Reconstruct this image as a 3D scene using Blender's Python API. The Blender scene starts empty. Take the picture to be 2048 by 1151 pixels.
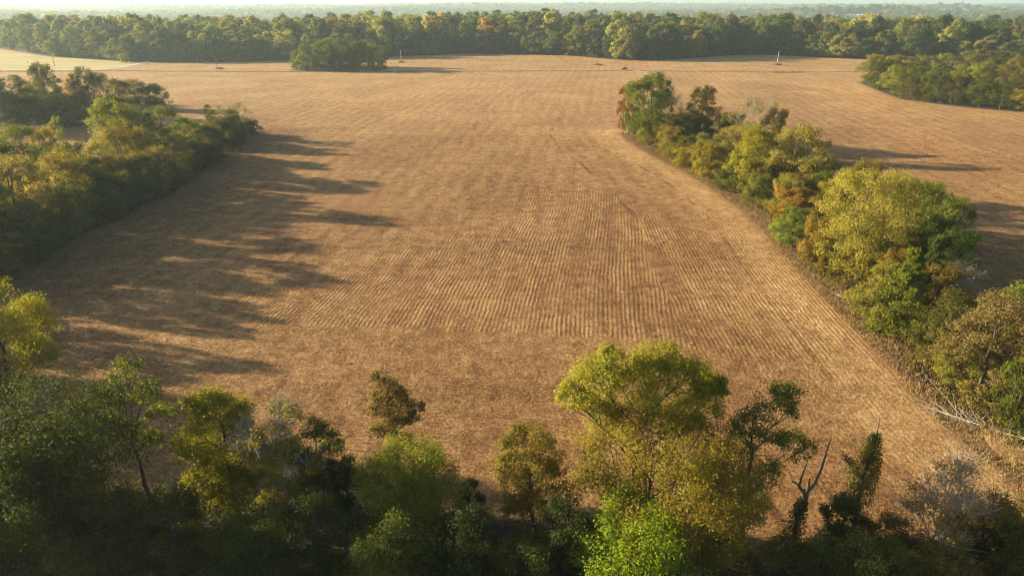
import bpy, math, random
import numpy as np
from mathutils import Vector, Matrix

scene = bpy.context.scene
COL = scene.collection
rad = math.radians

# ------------------------------------------------------------------ camera, sky, sun, exposure
CAM_H = 50.0
cam_data = bpy.data.cameras.new('camera')
cam_data.sensor_width = 36.0
cam_data.lens = 24.0
cam_data.clip_start = 0.5
cam_data.clip_end = 60000.0
cam = bpy.data.objects.new('camera', cam_data)
cam.location = (0, 0, CAM_H)
cam.rotation_euler = (rad(90 - 22.5), 0, 0)
COL.objects.link(cam)
scene.camera = cam

SUN_ELEV = rad(15.0)
SUN_AZ = rad(-74.0)                       # clockwise from +Y, so the sun stands to the left and a little ahead
world = bpy.data.worlds.new('World')
scene.world = world
world.use_nodes = True
wn = world.node_tree
wn.nodes.clear()
w_out = wn.nodes.new('ShaderNodeOutputWorld')
w_bg = wn.nodes.new('ShaderNodeBackground')
w_sky = wn.nodes.new('ShaderNodeTexSky')
w_sky.sky_type = 'NISHITA'
w_sky.sun_disc = False
w_sky.sun_elevation = SUN_ELEV
w_sky.sun_rotation = SUN_AZ % (2 * math.pi)
w_sky.air_density = 1.0
w_sky.dust_density = 1.6
w_sky.ozone_density = 1.0
w_bg.inputs['Strength'].default_value = 0.057
wn.links.new(w_sky.outputs[0], w_bg.inputs[0])
wn.links.new(w_bg.outputs[0], w_out.inputs[0])

sun_data = bpy.data.lights.new('sun', 'SUN')
sun_data.energy = 5.0
sun_data.angle = rad(0.55)
sun_data.color = (1.0, 0.83, 0.56)
sun = bpy.data.objects.new('sun', sun_data)
sun_dir = Vector((math.sin(SUN_AZ) * math.cos(SUN_ELEV), math.cos(SUN_AZ) * math.cos(SUN_ELEV), math.sin(SUN_ELEV)))
sun.rotation_euler = sun_dir.to_track_quat('Z', 'Y').to_euler()
sun.location = (-200, 60, 120)
COL.objects.link(sun)

vs = scene.view_settings
vs.view_transform = 'Standard'
vs.look = 'None'
vs.gamma = 1.0
vs.use_curve_mapping = False
vs.exposure = 1.75
scene.render.engine = 'CYCLES'
cy = scene.cycles
cy.pixel_filter_type = 'BLACKMAN_HARRIS'
cy.filter_width = 1.1
cy.max_bounces = 5
cy.diffuse_bounces = 3
cy.glossy_bounces = 1
cy.transmission_bounces = 3
cy.volume_bounces = 2
cy.transparent_max_bounces = 4
cy.use_denoising = True
cy.denoiser = "OPENIMAGEDENOISE"
cy.denoising_input_passes = "RGB_ALBEDO_NORMAL"
cy.denoising_prefilter = "ACCURATE"
cy.sample_clamp_indirect = 6

# ------------------------------------------------------------------ helpers
def link(o, parent=None):
    COL.objects.link(o)
    if parent is not None:
        o.parent = parent
    return o

def tag(o, label=None, cat=None, group=None, kind=None):
    if label: o['label'] = label
    if cat: o['category'] = cat
    if group: o['group'] = group
    if kind: o['kind'] = kind
    return o

def quads_mesh(name, V, mat, nper=4):
    """V (N*nper,3): separate polygons of nper corners."""
    n = len(V) // nper
    me = bpy.data.meshes.new(name)
    me.vertices.add(len(V))
    me.vertices.foreach_set('co', np.ascontiguousarray(V, dtype=np.float32).ravel())
    me.loops.add(len(V))
    me.loops.foreach_set('vertex_index', np.arange(len(V), dtype=np.int32))
    me.polygons.add(n)
    me.polygons.foreach_set('loop_start', np.arange(0, len(V), nper, dtype=np.int32))
    me.update(calc_edges=True)
    if mat: me.materials.append(mat)
    return me

def indexed_mesh(name, V, F, mat, smooth=False):
    """V (n,3), F (m,k) regular index array."""
    F = np.asarray(F, dtype=np.int32)
    k = F.shape[1]
    me = bpy.data.meshes.new(name)
    me.vertices.add(len(V))
    me.vertices.foreach_set('co', np.ascontiguousarray(V, dtype=np.float32).ravel())
    me.loops.add(F.size)
    me.loops.foreach_set('vertex_index', F.ravel())
    me.polygons.add(len(F))
    me.polygons.foreach_set('loop_start', np.arange(0, F.size, k, dtype=np.int32))
    if smooth:
        me.polygons.foreach_set('use_smooth', np.ones(len(F), dtype=bool))
    me.update(calc_edges=True)
    if mat: me.materials.append(mat)
    return me

def unit(a):
    return a / np.maximum(np.linalg.norm(a, axis=-1, keepdims=True), 1e-9)

def leaf_quads(P, N, L, rng, aspect=0.62, fold=0.12):
    """folded diamond leaf sprays at points P facing N, length L."""
    r = rng.normal(size=P.shape)
    T = unit(r - N * np.sum(r * N, axis=1, keepdims=True))
    B = np.cross(N, T)
    L = L[:, None]
    W = L * aspect
    V = np.stack([P - T * L * .5, P + B * W * .5 + N * L * fold, P + T * L * .5, P - B * W * .5 + N * L * fold], axis=1)
    return V.reshape(-1, 3)

class Tubes:
    def __init__(self, sides=5):
        self.V, self.F, self.n, self.s = [], [], 0, sides
    def add(self, pts, rads, sides=None):
        pts = np.asarray(pts, float)
        s = self.s
        n = len(pts)
        d = np.gradient(pts, axis=0)
        d = unit(d)
        ref = np.array([1.0, 0.13, 0.07]) if abs(d[0, 0]) < .8 else np.array([0.1, 1.0, 0.05])
        a = unit(np.cross(d, ref))
        b = np.cross(d, a)
        ang = np.arange(s) * 2 * math.pi / s
        ring = a[:, None, :] * np.cos(ang)[None, :, None] + b[:, None, :] * np.sin(ang)[None, :, None]
        V = pts[:, None, :] + ring * np.asarray(rads)[:, None, None]
        self.V.append(V.reshape(-1, 3))
        i = np.arange(n - 1)[:, None] * s
        j = np.arange(s)[None, :]
        j2 = (j + 1) % s
        F = np.stack([i + j, i + j2, i + s + j2, i + s + j], axis=-1).reshape(-1, 4) + self.n
        self.F.append(F)
        self.n += n * s
    def mesh(self, name, mat):
        return indexed_mesh(name, np.concatenate(self.V), np.concatenate(self.F), mat, smooth=True)

def box_mesh(boxes, mat, name):
    """boxes: (cx,cy,cz,sx,sy,sz[,taper x,taper y])"""
    V, F, n = [], [], 0
    for b in boxes:
        cx, cy_, cz, sx, sy, sz = b[:6]
        tx, ty = (b[6], b[7]) if len(b) > 6 else (1, 1)
        for z, kx, ky in ((-.5, 1, 1), (.5, tx, ty)):
            for x, y in ((-.5, -.5), (.5, -.5), (.5, .5), (-.5, .5)):
                V.append((cx + x * sx * kx, cy_ + y * sy * ky, cz + z * sz))
        F += [tuple(n + i for i in f) for f in ((0, 3, 2, 1), (4, 5, 6, 7), (0, 1, 5, 4), (1, 2, 6, 5), (2, 3, 7, 6), (3, 0, 4, 7))]
        n += 8
    return indexed_mesh(name, np.array(V), F, mat)

# ------------------------------------------------------------------ layout of the land (metres; the drone hovers over the origin, looking along +Y)
WOODS = {
    'front': [(-135, 96), (-112, 90), (-97, 84), (-80, 74), (-58, 64.5), (-39.6, 61), (-17.5, 60), (4, 57.5), (17, 54.5), (28.3, 51), (50, 49.5), (64, 52), (110, 50), (110, -40), (-240, -40), (-240, 90)],
    'hedge_left': [(-108, 294), (-103.5, 270), (-101.5, 244), (-95.5, 194.2), (-97, 168.8), (-98.5, 148.7), (-97.5, 128.8), (-96, 106), (-95, 80), (-140, 80), (-140, 130), (-137, 200), (-130, 240), (-119, 290)],
    'hedge_right': [(47, 290), (49, 264.7), (60, 207.7), (63, 172), (61, 136), (59.5, 106), (59, 90), (58, 76), (59, 64), (59.5, 40), (90, 40), (86, 90), (88, 130), (90, 180), (92, 240), (84, 270), (64, 292)],
    'copse_left': [(-290, 262), (-226, 298), (-196, 302), (-181, 318), (-176, 360), (-180, 380), (-206, 384), (-254, 395), (-330, 390), (-420, 330)],
    'copse_mid': [(-184, 586), (-150, 580), (-108, 586), (-104, 605), (-112, 634), (-186, 636)],
    'grove': [(242, 494), (230, 440), (225, 405), (242, 372), (262, 350), (306, 326), (420, 330), (560, 520), (411, 612), (335, 604), (280, 545)],
    'forest': [(-2600, 1330), (-1097, 1204), (-850, 1150), (-745, 1050), (-640, 890), (-592, 850), (-488, 758), (-393, 709), (-360, 690), (-345, 690), (-215, 711), (-160, 722), (-129, 740), (-51, 785), (50, 754), (111, 686), (158, 698), (253, 795), (295, 790), (350, 742), (421, 722), (493, 690), (629, 650), (900, 600), (2600, 560), (14000, 2500), (14000, 14500), (-14000, 14500), (-14000, 2600)],
}
CLEARINGS = [(1760, 3640, 150, 190), (2860, 4850, 190, 260), (2960, 4830, 120, 160), (2330, 3830, 210, 170), (-470, 6350, 160, 260)]   # x, y, half width, half depth
DITCH = [(-640, 577), (-456, 580), (-296, 583), (-173, 583.5), (-30, 580), (40, 587), (94, 592.5), (140, 585), (185, 579.5), (205, 572), (220.7, 567), (240, 572), (286, 575.5), (330, 577)]

def seg_dist(px, py, poly, closed=True):
    d = np.full(px.shape, 1e9)
    n = len(poly)
    for i in range(n if closed else n - 1):
        (ax, ay), (bx, by) = poly[i], poly[(i + 1) % n]
        dx, dy = bx - ax, by - ay
        t = np.clip(((px - ax) * dx + (py - ay) * dy) / (dx * dx + dy * dy), 0, 1)
        d = np.minimum(d, np.hypot(px - ax - t * dx, py - ay - t * dy))
    return d

def inside(px, py, poly):
    c = np.zeros(px.shape, bool)
    n = len(poly)
    for i in range(n):
        (ax, ay), (bx, by) = poly[i], poly[(i + 1) % n]
        if ay == by: continue
        c ^= ((ay > py) != (by > py)) & (px < (bx - ax) * (py - ay) / (by - ay) + ax)
    return c

def sdist(px, py, poly):
    d = seg_dist(px, py, poly)
    return np.where(inside(px, py, poly), -d, d)

def wood_dist(px, py):
    d = np.full(px.shape, 1e9)
    for p in WOODS.values():
        d = np.minimum(d, sdist(px, py, p))
    for (cx, cy_, a, b) in CLEARINGS:
        e = (1 - np.hypot((px - cx) / a, (py - cy_) / b)) * min(a, b)
        d = np.maximum(d, e)
    return d

def sstep(a, b, x):
    t = np.clip((x - a) / (b - a), 0, 1)
    return t * t * (3 - 2 * t)

def tz(x, y):
    x = np.asarray(x, float); y = np.asarray(y, float)
    near = (.10 * np.sin(x * .071 + .02 * y + .6) * np.sin(y * .043 + 1.1) + .05 * np.sin(x * .13 - y * .037) + .35 * np.sin(x * .021 + y * .012 + 2))
    near = near * (1 - sstep(420, 900, y) * .3)
    mid = 1.6 * sstep(590, 760, y) * np.sin(x * .0085 + 1.2) + 1.2 * np.exp(-((x - 215) / 70) ** 2 - ((y - 640) / 45) ** 2)
    swale = -1.0 * np.exp(-((x - 150 - .25 * (y - 300)) / 26) ** 2) * sstep(200, 260, y) * (1 - sstep(470, 540, y))
    r = np.hypot(x, y)
    s = sstep(1500, 4500, r)
    roll = 10 + 9 * np.sin(x * .0011 + y * .0004 + .5) * np.sin(y * .0013 + .4) + 6 * np.sin(x * .0023 - y * .0017) + 4 * np.sin(x * .0041 + y * .003 + 1)
    ridge = sstep(6500, 9500, r) * (5 + 5 * np.sin(x * .0007 + 1.0) + 3 * np.sin(x * .0019 + 2.2) + 8 * np.exp(-((x + 600) / 1500) ** 2) + 8 * sstep(4200, 7500, x))
    valley = -36 * sstep(1020, 1750, r) * (1 - sstep(4200, 8600, r))      # the wooded plateau drops into a broad valley
    z = near + mid + swale + s * roll + ridge + valley
    for (cx, cy_, a, b) in CLEARINGS:
        z = z + 26 * np.exp(-((x - cx) / (a * 2.6)) ** 2 - ((y - cy_ - b) / (b * 1.5)) ** 2)
    return z

def z1(x, y):
    return float(tz(np.array([x]), np.array([y]))[0])

ROW_AZ = rad(7.8)
ROW_W = 0.78
RIGHT_EDGE = WOODS['hedge_right'][:10]
FRONT_EDGE = WOODS['front'][1:13]
LEFT_EDGE = WOODS['hedge_left'][:9]

def row_coord(x, y):
    """distance across the rows, and which pass of the planter we are in (0 main, 1 along right hedge, 2 along front wood, 3 along left hedge)"""
    dr = seg_dist(x, y, RIGHT_EDGE, False)
    df = seg_dist(x, y, FRONT_EDGE, False)
    dl = seg_dist(x, y, LEFT_EDGE, False)
    return dr, df, dl

# ------------------------------------------------------------------ materials
def nodes_of(mat):
    mat.use_nodes = True
    nt = mat.node_tree
    nt.nodes.clear()
    return nt

class NB:
    """small node builder"""
    def __init__(self, nt): self.nt = nt
    def n(self, t, **kw):
        o = self.nt.nodes.new(t)
        for k, v in kw.items(): setattr(o, k, v)
        return o
    def put(self, sock, v):
        if hasattr(v, 'is_output') or isinstance(v, bpy.types.NodeSocket): self.nt.links.new(v, sock)
        else: sock.default_value = v
    def math(self, op, a, b=0.0, c=None, clamp=False):
        m = self.n('ShaderNodeMath', operation=op); m.use_clamp = clamp
        self.put(m.inputs[0], a); self.put(m.inputs[1], b)
        if c is not None: self.put(m.inputs[2], c)
        return m.outputs[0]
    def noise(self, vec, scale, detail=2.0, rough=.5, dist=0.0):
        t = self.n('ShaderNodeTexNoise'); self.put(t.inputs['Vector'], vec)
        t.inputs['Scale'].default_value = scale; t.inputs['Detail'].default_value = detail
        t.inputs['Roughness'].default_value = rough; t.inputs['Distortion'].default_value = dist
        return t.outputs[0]
    def mix(self, f, a, b):
        m = self.n('ShaderNodeMix', data_type='RGBA'); self.put(m.inputs[0], f); self.put(m.inputs[6], a); self.put(m.inputs[7], b)
        return m.outputs[2]
    def fmix(self, f, a, b):
        m = self.n('ShaderNodeMix', data_type='FLOAT'); self.put(m.inputs[0], f); self.put(m.inputs[2], a); self.put(m.inputs[3], b)
        return m.outputs[0]
    def ramp(self, v, lo, hi, a=0.0, b=1.0):
        m = self.n('ShaderNodeMapRange'); m.interpolation_type = 'SMOOTHSTEP'
        self.put(m.inputs[0], v); m.inputs[1].default_value = lo; m.inputs[2].default_value = hi
        m.inputs[3].default_value = a; m.inputs[4].default_value = b
        return m.outputs[0]
    def attr(self, name, typ='GEOMETRY', out='Fac'):
        a = self.n('ShaderNodeAttribute', attribute_name=name, attribute_type=typ)
        return a.outputs[out]

def foliage_material(name, clump_scale, leafy=True):
    m = bpy.data.materials.new(name)
    b = NB(nodes_of(m))
    tint = b.attr('tint', 'INSTANCER', 'Color')
    aut = b.attr('autumn', 'INSTANCER', 'Fac')
    geo = b.n('ShaderNodeNewGeometry')
    rnd = geo.outputs['Random Per Island']
    tc = b.n('ShaderNodeTexCoord')
    oi = b.n('ShaderNodeObjectInfo')
    off = b.n('ShaderNodeVectorMath', operation='ADD')
    b.put(off.inputs[0], tc.outputs['Object'])
    b.put(off.inputs[1], oi.outputs['Location'])
    clump = b.noise(off.outputs[0], clump_scale, 2.0, .6)
    # leaf to leaf value change, then patches of leaves that have turned
    val = b.math('MULTIPLY_ADD', rnd, .75, .82)
    val = b.math('MULTIPLY', val, b.math('MULTIPLY_ADD', clump, .9, .55))
    hsv = b.n('ShaderNodeHueSaturation')
    b.put(hsv.inputs['Color'], tint)
    b.put(hsv.inputs['Value'], val)
    b.put(hsv.inputs['Hue'], b.math('MULTIPLY_ADD', clump, -.05, .521))
    b.put(hsv.inputs['Saturation'], b.math('MULTIPLY_ADD', rnd, .25, .86))
    turned_f = b.math('MULTIPLY_ADD', aut, .5, b.math('MULTIPLY_ADD', rnd, .35, b.math('MULTIPLY_ADD', clump, .9, -.82)))
    turned_f = b.ramp(turned_f, .14, .34)
    r2 = b.math('FRACT', b.math('MULTIPLY', rnd, 17.3))
    turned = b.mix(r2, (.235, .165, .030, 1), (.19, .10, .035, 1))
    col = b.mix(b.math('MULTIPLY', turned_f, .8), hsv.outputs[0], turned)
    p = b.n('ShaderNodeBsdfPrincipled')
    b.put(p.inputs['Base Color'], col)
    p.inputs['Roughness'].default_value = .62
    p.inputs['Specular IOR Level'].default_value = .08
    t = b.n('ShaderNodeBsdfTranslucent')
    tcol = b.n('ShaderNodeMix', data_type='RGBA', blend_type='MULTIPLY')
    b.put(tcol.inputs[0], 1.0); b.put(tcol.inputs[6], col); b.put(tcol.inputs[7], (1.55, 1.45, .55, 1))
    b.put(t.inputs['Color'], tcol.outputs[2])
    ms = b.n('ShaderNodeMixShader')
    ms.inputs[0].default_value = .46
    b.nt.links.new(p.outputs[0], ms.inputs[1]); b.nt.links.new(t.outputs[0], ms.inputs[2])
    o = b.n('ShaderNodeOutputMaterial')
    b.nt.links.new(ms.outputs[0], o.inputs[0])
    return m

M_LEAF = foliage_material('foliage', .38)
M_LEAF_FAR = foliage_material('forest_foliage', .16)

def simple_material(name, c1, c2, scale, rough=.9, bump=0.0, detail=4.0, stretch=None, spec=.2):
    m = bpy.data.materials.new(name)
    b = NB(nodes_of(m))
    tc = b.n('ShaderNodeTexCoord')
    v = tc.outputs['Object']
    if stretch:
        mp = b.n('ShaderNodeMapping'); b.put(mp.inputs[0], v); mp.inputs['Scale'].default_value = stretch; v = mp.outputs[0]
    n1 = b.noise(v, scale, detail, .6)
    col = b.mix(b.ramp(n1, .3, .7), c1 + (1,), c2 + (1,))
    p = b.n('ShaderNodeBsdfPrincipled')
    b.put(p.inputs['Base Color'], col)
    p.inputs['Roughness'].default_value = rough
    p.inputs['Specular IOR Level'].default_value = spec
    if bump:
        bp = b.n('ShaderNodeBump'); bp.inputs['Strength'].default_value = 1.0; bp.inputs['Distance'].default_value = bump
        b.put(bp.inputs['Height'], n1); b.put(p.inputs['Normal'], bp.outputs[0])
    o = b.n('ShaderNodeOutputMaterial'); b.nt.links.new(p.outputs[0], o.inputs[0])
    return m

M_BARK = simple_material('bark', (.05, .04, .03), (.105, .088, .068), 3.0, .9, .05, stretch=(1, 1, .25))
M_BARK_PALE = simple_material('pale_bark', (.22, .195, .165), (.38, .345, .30), 2.5, .85, .04, stretch=(1, 1, .3))
M_BARK_DEAD = simple_material('dead_wood', (.07, .058, .046), (.17, .145, .12), 2.2, .9, .05, stretch=(1, 1, .25))
M_POLE = simple_material('weathered_pole', (.42, .39, .35), (.58, .55, .5), 4.0, .8, stretch=(1, 1, .1))
M_POLE_DARK = simple_material('dark_pole', (.12, .09, .07), (.18, .14, .11), 4.0, .8, stretch=(1, 1, .1))
M_METAL = simple_material('grey_metal', (.25, .26, .27), (.32, .33, .34), 5, .5, spec=.5)
M_GRAVEL = simple_material('gravel', (.34, .33, .30), (.50, .48, .44), 1.5, .95)
M_TRACK = simple_material('dirt_track', (.30, .21, .13), (.46, .35, .23), .8, .95)
M_CARBODY = simple_material('blue_grey_paint', (.035, .045, .065), (.04, .05, .07), 3, .3, spec=.6)
M_GLASS = simple_material('dark_glass', (.012, .015, .018), (.015, .018, .02), 3, .08, spec=.7)
M_TYRE = simple_material('tyre_rubber', (.015, .015, .015), (.022, .022, .022), 8, .8)
M_RIM = simple_material('wheel_metal', (.4, .4, .42), (.45, .45, .46), 4, .35, spec=.6)
M_LAMP = simple_material('lamp_lens', (.75, .75, .72), (.8, .8, .78), 4, .2, spec=.6)
M_REDLAMP = simple_material('tail_lens', (.3, .02, .02), (.35, .03, .02), 4, .3, spec=.5)
M_WHITEWALL = simple_material('white_cladding', (.72, .72, .70), (.80, .80, .78), .4, .7)
M_ROOF = simple_material('pale_roof', (.55, .56, .57), (.66, .67, .68), .3, .55, spec=.4)
M_DOORS = simple_material('barn_door', (.16, .14, .12), (.2, .18, .15), 1, .7)

def dry_material(name, stops):
    """dry plant matter, its shade changing from piece to piece"""
    m = bpy.data.materials.new(name)
    b = NB(nodes_of(m))
    geo = b.n('ShaderNodeNewGeometry')
    tc = b.n('ShaderNodeTexCoord')
    big = b.noise(tc.outputs['Object'], .06, 3.0, .6)
    f = b.math('ADD', geo.outputs['Random Per Island'], b.math('MULTIPLY_ADD', big, 1.2, -.6), clamp=True)
    cr = b.n('ShaderNodeValToRGB')
    el = cr.color_ramp.elements
    el[0].position, el[0].color = stops[0][0], stops[0][1] + (1,)
    el[1].position, el[1].color = stops[-1][0], stops[-1][1] + (1,)
    for pos, c in stops[1:-1]:
        e = el.new(pos); e.color = c + (1,)
    b.put(cr.inputs[0], f)
    p = b.n('ShaderNodeBsdfPrincipled')
    b.put(p.inputs['Base Color'], cr.outputs[0])
    p.inputs['Roughness'].default_value = .8
    p.inputs['Specular IOR Level'].default_value = .15
    t = b.n('ShaderNodeBsdfTranslucent'); b.put(t.inputs['Color'], cr.outputs[0])
    ms = b.n('ShaderNodeMixShader'); ms.inputs[0].default_value = .2
    b.nt.links.new(p.outputs[0], ms.inputs[1]); b.nt.links.new(t.outputs[0], ms.inputs[2])
    o = b.n('ShaderNodeOutputMaterial'); b.nt.links.new(ms.outputs[0], o.inputs[0])
    return m

M_STUBBLE = dry_material('stubble', [(0, (.11, .047, .018)), (.35, (.235, .12, .044)), (.7, (.34, .20, .08)), (1, (.56, .38, .17))])
M_WEED = dry_material('dry_weeds', [(0, (.17, .075, .04)), (.4, (.28, .155, .075)), (.7, (.36, .255, .12)), (1, (.15, .165, .05))])
M_GRASS = dry_material('tan_grass', [(0, (.22, .13, .06)), (.5, (.40, .27, .13)), (1, (.55, .42, .22))])

def ground_material():
    m = bpy.data.materials.new('land')
    b = NB(nodes_of(m))
    tc = b.n('ShaderNodeTexCoord')
    P = tc.outputs['Object']
    sep = b.n('ShaderNodeSeparateXYZ'); b.put(sep.inputs[0], P)
    x, y = sep.outputs[0], sep.outputs[1]
    dw = b.attr('wood'); dr = b.attr('edge_right'); df = b.attr('edge_front'); dl = b.attr('edge_left'); past = b.attr('pasture')
    wob = b.noise(P, .035, 3.0, .6)
    wob = b.math('MULTIPLY_ADD', wob, 16.0, -8.0)
    # --- rows
    u0 = b.math('SUBTRACT', b.math('MULTIPLY', x, math.cos(ROW_AZ)), b.math('MULTIPLY', y, math.sin(ROW_AZ)))
    u0 = b.math('ADD', u0, b.math('MULTIPLY', b.noise(P, .012, 1.0), 5.0))
    zr = b.math('LESS_THAN', b.math('ADD', dr, b.math('MULTIPLY', wob, .35)), 31.0)
    zf = b.math('LESS_THAN', b.math('ADD', df, b.math('MULTIPLY', wob, .2)), 43.0)
    zl = b.math('LESS_THAN', b.math('ADD', dl, b.math('MULTIPLY', wob, .35)), 22.0)
    u = b.fmix(zl, u0, dl); u = b.fmix(zf, u, df); u = b.fmix(zr, u, dr)
    u = b.math('ADD', u, b.math('MULTIPLY', b.noise(P, .16, 3.0, .55), .8))
    row = b.math('MULTIPLY_ADD', b.math('SINE', b.math('MULTIPLY', u, 2 * math.pi / ROW_W)), .5, .5)
    # wide passes of the planter: every eighth row or so stands out
    gang = b.math('MULTIPLY_ADD', b.math('SINE', b.math('MULTIPLY', u, 2 * math.pi / (ROW_W * 7.7))), .5, .5)
    # streaks along the main rows
    mp = b.n('ShaderNodeMapping'); b.put(mp.inputs[0], P)
    mp.inputs['Rotation'].default_value = (0, 0, ROW_AZ); mp.inputs['Scale'].default_value = (1.0, .045, 1)
    streak = b.noise(mp.outputs[0], .42, 3.0, .65)
    patch = b.noise(P, .028, 4.0, .6, .6)
    patch2 = b.noise(P, .11, 3.0, .6, .4)
    grain = b.noise(P, .33, 7.0, .85)
    fine = b.noise(P, 2.1, 3.0, .7)
    fine2 = b.noise(P, 6.5, 2.0, .7)
    med = b.noise(P, .55, 2.0, .6)
    strength = b.ramp(b.math('ADD', patch2, b.math('MULTIPLY', streak, .6)), .55, 1.0, .12, .85)
    headland = b.math('MAXIMUM', zf, zl)
    strength = b.math('MULTIPLY', strength, b.fmix(headland, 1.0, .45))
    strength = b.math('MULTIPLY', strength, b.ramp(y, 150, 310, 1.0, .0))        # worn flat towards the far half
    # --- how much straw lies on the soil
    s = b.math('MULTIPLY_ADD', row, .26, -.13)
    s = b.math('MULTIPLY', s, strength)
    s = b.math('ADD', s, b.math('MULTIPLY_ADD', fine, 1.1, -.55))
    s = b.math('ADD', s, b.math('MULTIPLY_ADD', fine2, .7, -.35))
    s = b.math('ADD', s, b.math('MULTIPLY_ADD', grain, 1.7, -.85))
    s = b.math('ADD', s, b.math('MULTIPLY_ADD', patch, .55, -.275))
    s = b.math('ADD', s, b.math('MULTIPLY_ADD', patch2, .14, -.07))
    s = b.math('ADD', s, b.math('MULTIPLY_ADD', streak, .34, -.17))
    s = b.math('ADD', s, b.math('MULTIPLY', b.math('MULTIPLY_ADD', gang, .07, -.035), b.math('SUBTRACT', 1.0, headland)))
    s = b.math('ADD', s, b.ramp(y, 150, 520, 0, .19))                           # far half painted paler, standing in for grazing view and haze
    # wheel lines where the passes meet and every sixth pass through the main rows
    seam = b.math('MAXIMUM', b.ramp(b.math('ABSOLUTE', b.math('SUBTRACT', b.math('ADD', dr, b.math('MULTIPLY', wob, .35)), 31.0)), .9, .2), b.ramp(b.math('ABSOLUTE', b.math('SUBTRACT', dr, 12.5)), .7, .2))
    tram = b.math('MULTIPLY', b.ramp(b.math('ABSOLUTE', b.math('SUBTRACT', b.math('PINGPONG', u0, 14.0), 7.0)), .6, .2), b.math('SUBTRACT', 1.0, b.math('MAXIMUM', zr, headland)))
    lines_ = b.math('MULTIPLY', b.math('MAXIMUM', seam, b.math('MULTIPLY', tram, .4)), b.ramp(b.noise(P, .05, 2.0), .42, .6))
    s = b.math('SUBTRACT', s, b.math('MULTIPLY', lines_, .22))
    edge = b.math('MULTIPLY', b.ramp(dr, 1, 4), b.ramp(dr, 20, 7))
    s = b.math('ADD', s, b.math('MULTIPLY', edge, .22))
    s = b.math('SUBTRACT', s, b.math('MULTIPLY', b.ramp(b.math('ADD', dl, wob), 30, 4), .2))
    cr = b.n('ShaderNodeValToRGB')
    el = cr.color_ramp.elements
    el[0].position, el[0].color = .0, (.085, .036, .016, 1)
    el[1].position, el[1].color = 1.0, (.56, .38, .185, 1)
    for pos, c in ((.3, (.185, .092, .036, 1)), (.55, (.31, .178, .070, 1)), (.8, (.43, .275, .12, 1))):
        e = el.new(pos); e.color = c
    b.put(cr.inputs[0], b.math('ADD', s, .46, clamp=True))
    soil = cr.outputs[0]
    # reddish bare soil showing in places, and sparse green regrowth
    red = b.math('MULTIPLY', b.ramp(b.noise(P, .017, 3.0, .6, .8), .56, .72), .5)
    soil = b.mix(red, soil, (.26, .125, .062, 1))
    green = b.math('MULTIPLY', b.ramp(b.noise(P, .045, 2.0, .5), .70, .76), b.ramp(fine, .45, .6))
    soil = b.mix(b.math('MULTIPLY', green, .5), soil, (.15, .16, .045, 1))
    # --- pale green pasture beyond the road
    pn = b.noise(P, .02, 4.0, .6, .5)
    pcol = b.mix(b.ramp(pn, .35, .65), (.36, .31, .12, 1), (.46, .36, .18, 1))
    pcol = b.mix(b.math('MULTIPLY', fine, .4), pcol, (.25, .24, .09, 1))
    soil = b.mix(past, soil, pcol)
    # --- edges and wood floor
    wd = b.math('ADD', dw, b.math('MULTIPLY_ADD', med, 3.0, -1.5))
    weedy = b.math('MULTIPLY', b.ramp(wd, 4.5, .8), b.ramp(med, .35, .6, .5, 1))
    wcol = b.mix(fine, (.17, .085, .048, 1), (.20, .17, .075, 1))
    col = b.mix(b.math('MULTIPLY', weedy, .8), soil, wcol)
    fl = b.mix(fine, (.035, .026, .017, 1), (.075, .058, .033, 1))
    far = b.ramp(y, 900, 1800)
    can = b.mix(b.noise(P, .03, 4.0, .7), (.022, .034, .013, 1), (.10, .115, .035, 1))
    fl = b.mix(far, fl, can)
    col = b.mix(b.ramp(wd, .3, -1.2), col, fl)
    # --- relief
    h = b.math('MULTIPLY', b.math('MULTIPLY', row, strength), .075)
    h = b.math('ADD', h, b.math('MULTIPLY', fine, .16))
    h = b.math('ADD', h, b.math('MULTIPLY', fine2, .05))
    h = b.math('ADD', h, b.math('MULTIPLY', med, .12))
    h = b.math('ADD', h, b.math('MULTIPLY', grain, .2))
    h = b.math('MULTIPLY', h, b.fmix(past, 1.0, .5))
    h = b.math('ADD', h, b.math('MULTIPLY', b.math('MULTIPLY', b.ramp(y, 2500, 5000), b.noise(P, .05, 3.0, .7)), 14.0))
    bp = b.n('ShaderNodeBump'); bp.inputs['Strength'].default_value = 1.0; bp.inputs['Distance'].default_value = 1.0
    b.put(bp.inputs['Height'], h)
    p = b.n('ShaderNodeBsdfPrincipled')
    b.put(p.inputs['Base Color'], col)
    p.inputs['Roughness'].default_value = .92
    p.inputs['Specular IOR Level'].default_value = .12
    b.put(p.inputs['Normal'], bp.outputs[0])
    o = b.n('ShaderNodeOutputMaterial'); b.nt.links.new(p.outputs[0], o.inputs[0])
    return m
M_LAND = ground_material()

# ------------------------------------------------------------------ the land: one sheet, cut into fields, pasture and wooded ground
def spaced(a, b, step, grow, limit):
    out = [b]
    s = step
    while out[-1] < limit:
        s *= grow
        out.append(out[-1] + s)
    return np.array(out[1:])
gx0 = np.arange(-150, 150.1, 1.5)
gxp = spaced(0, 150, 1.5, 1.06, 14000)
gx = np.concatenate([-gxp[::-1], gx0, gxp])
gy0 = np.arange(0, 330.1, 1.5)
gyp = np.concatenate([np.arange(333, 700, 3.0), spaced(0, 699, 3.0, 1.05, 14000)])
gy = np.concatenate([np.array([-160, -120, -90, -60, -40, -25, -12]), gy0, gyp])
XX, YY = np.meshgrid(gx, gy)
xf, yf = XX.ravel(), YY.ravel()
dwood = wood_dist(xf, yf)
zf_ = tz(xf, yf)
zf_ = zf_ - 1.3 * np.exp(-(seg_dist(xf, yf, DITCH, False) / 2.2) ** 2)
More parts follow.
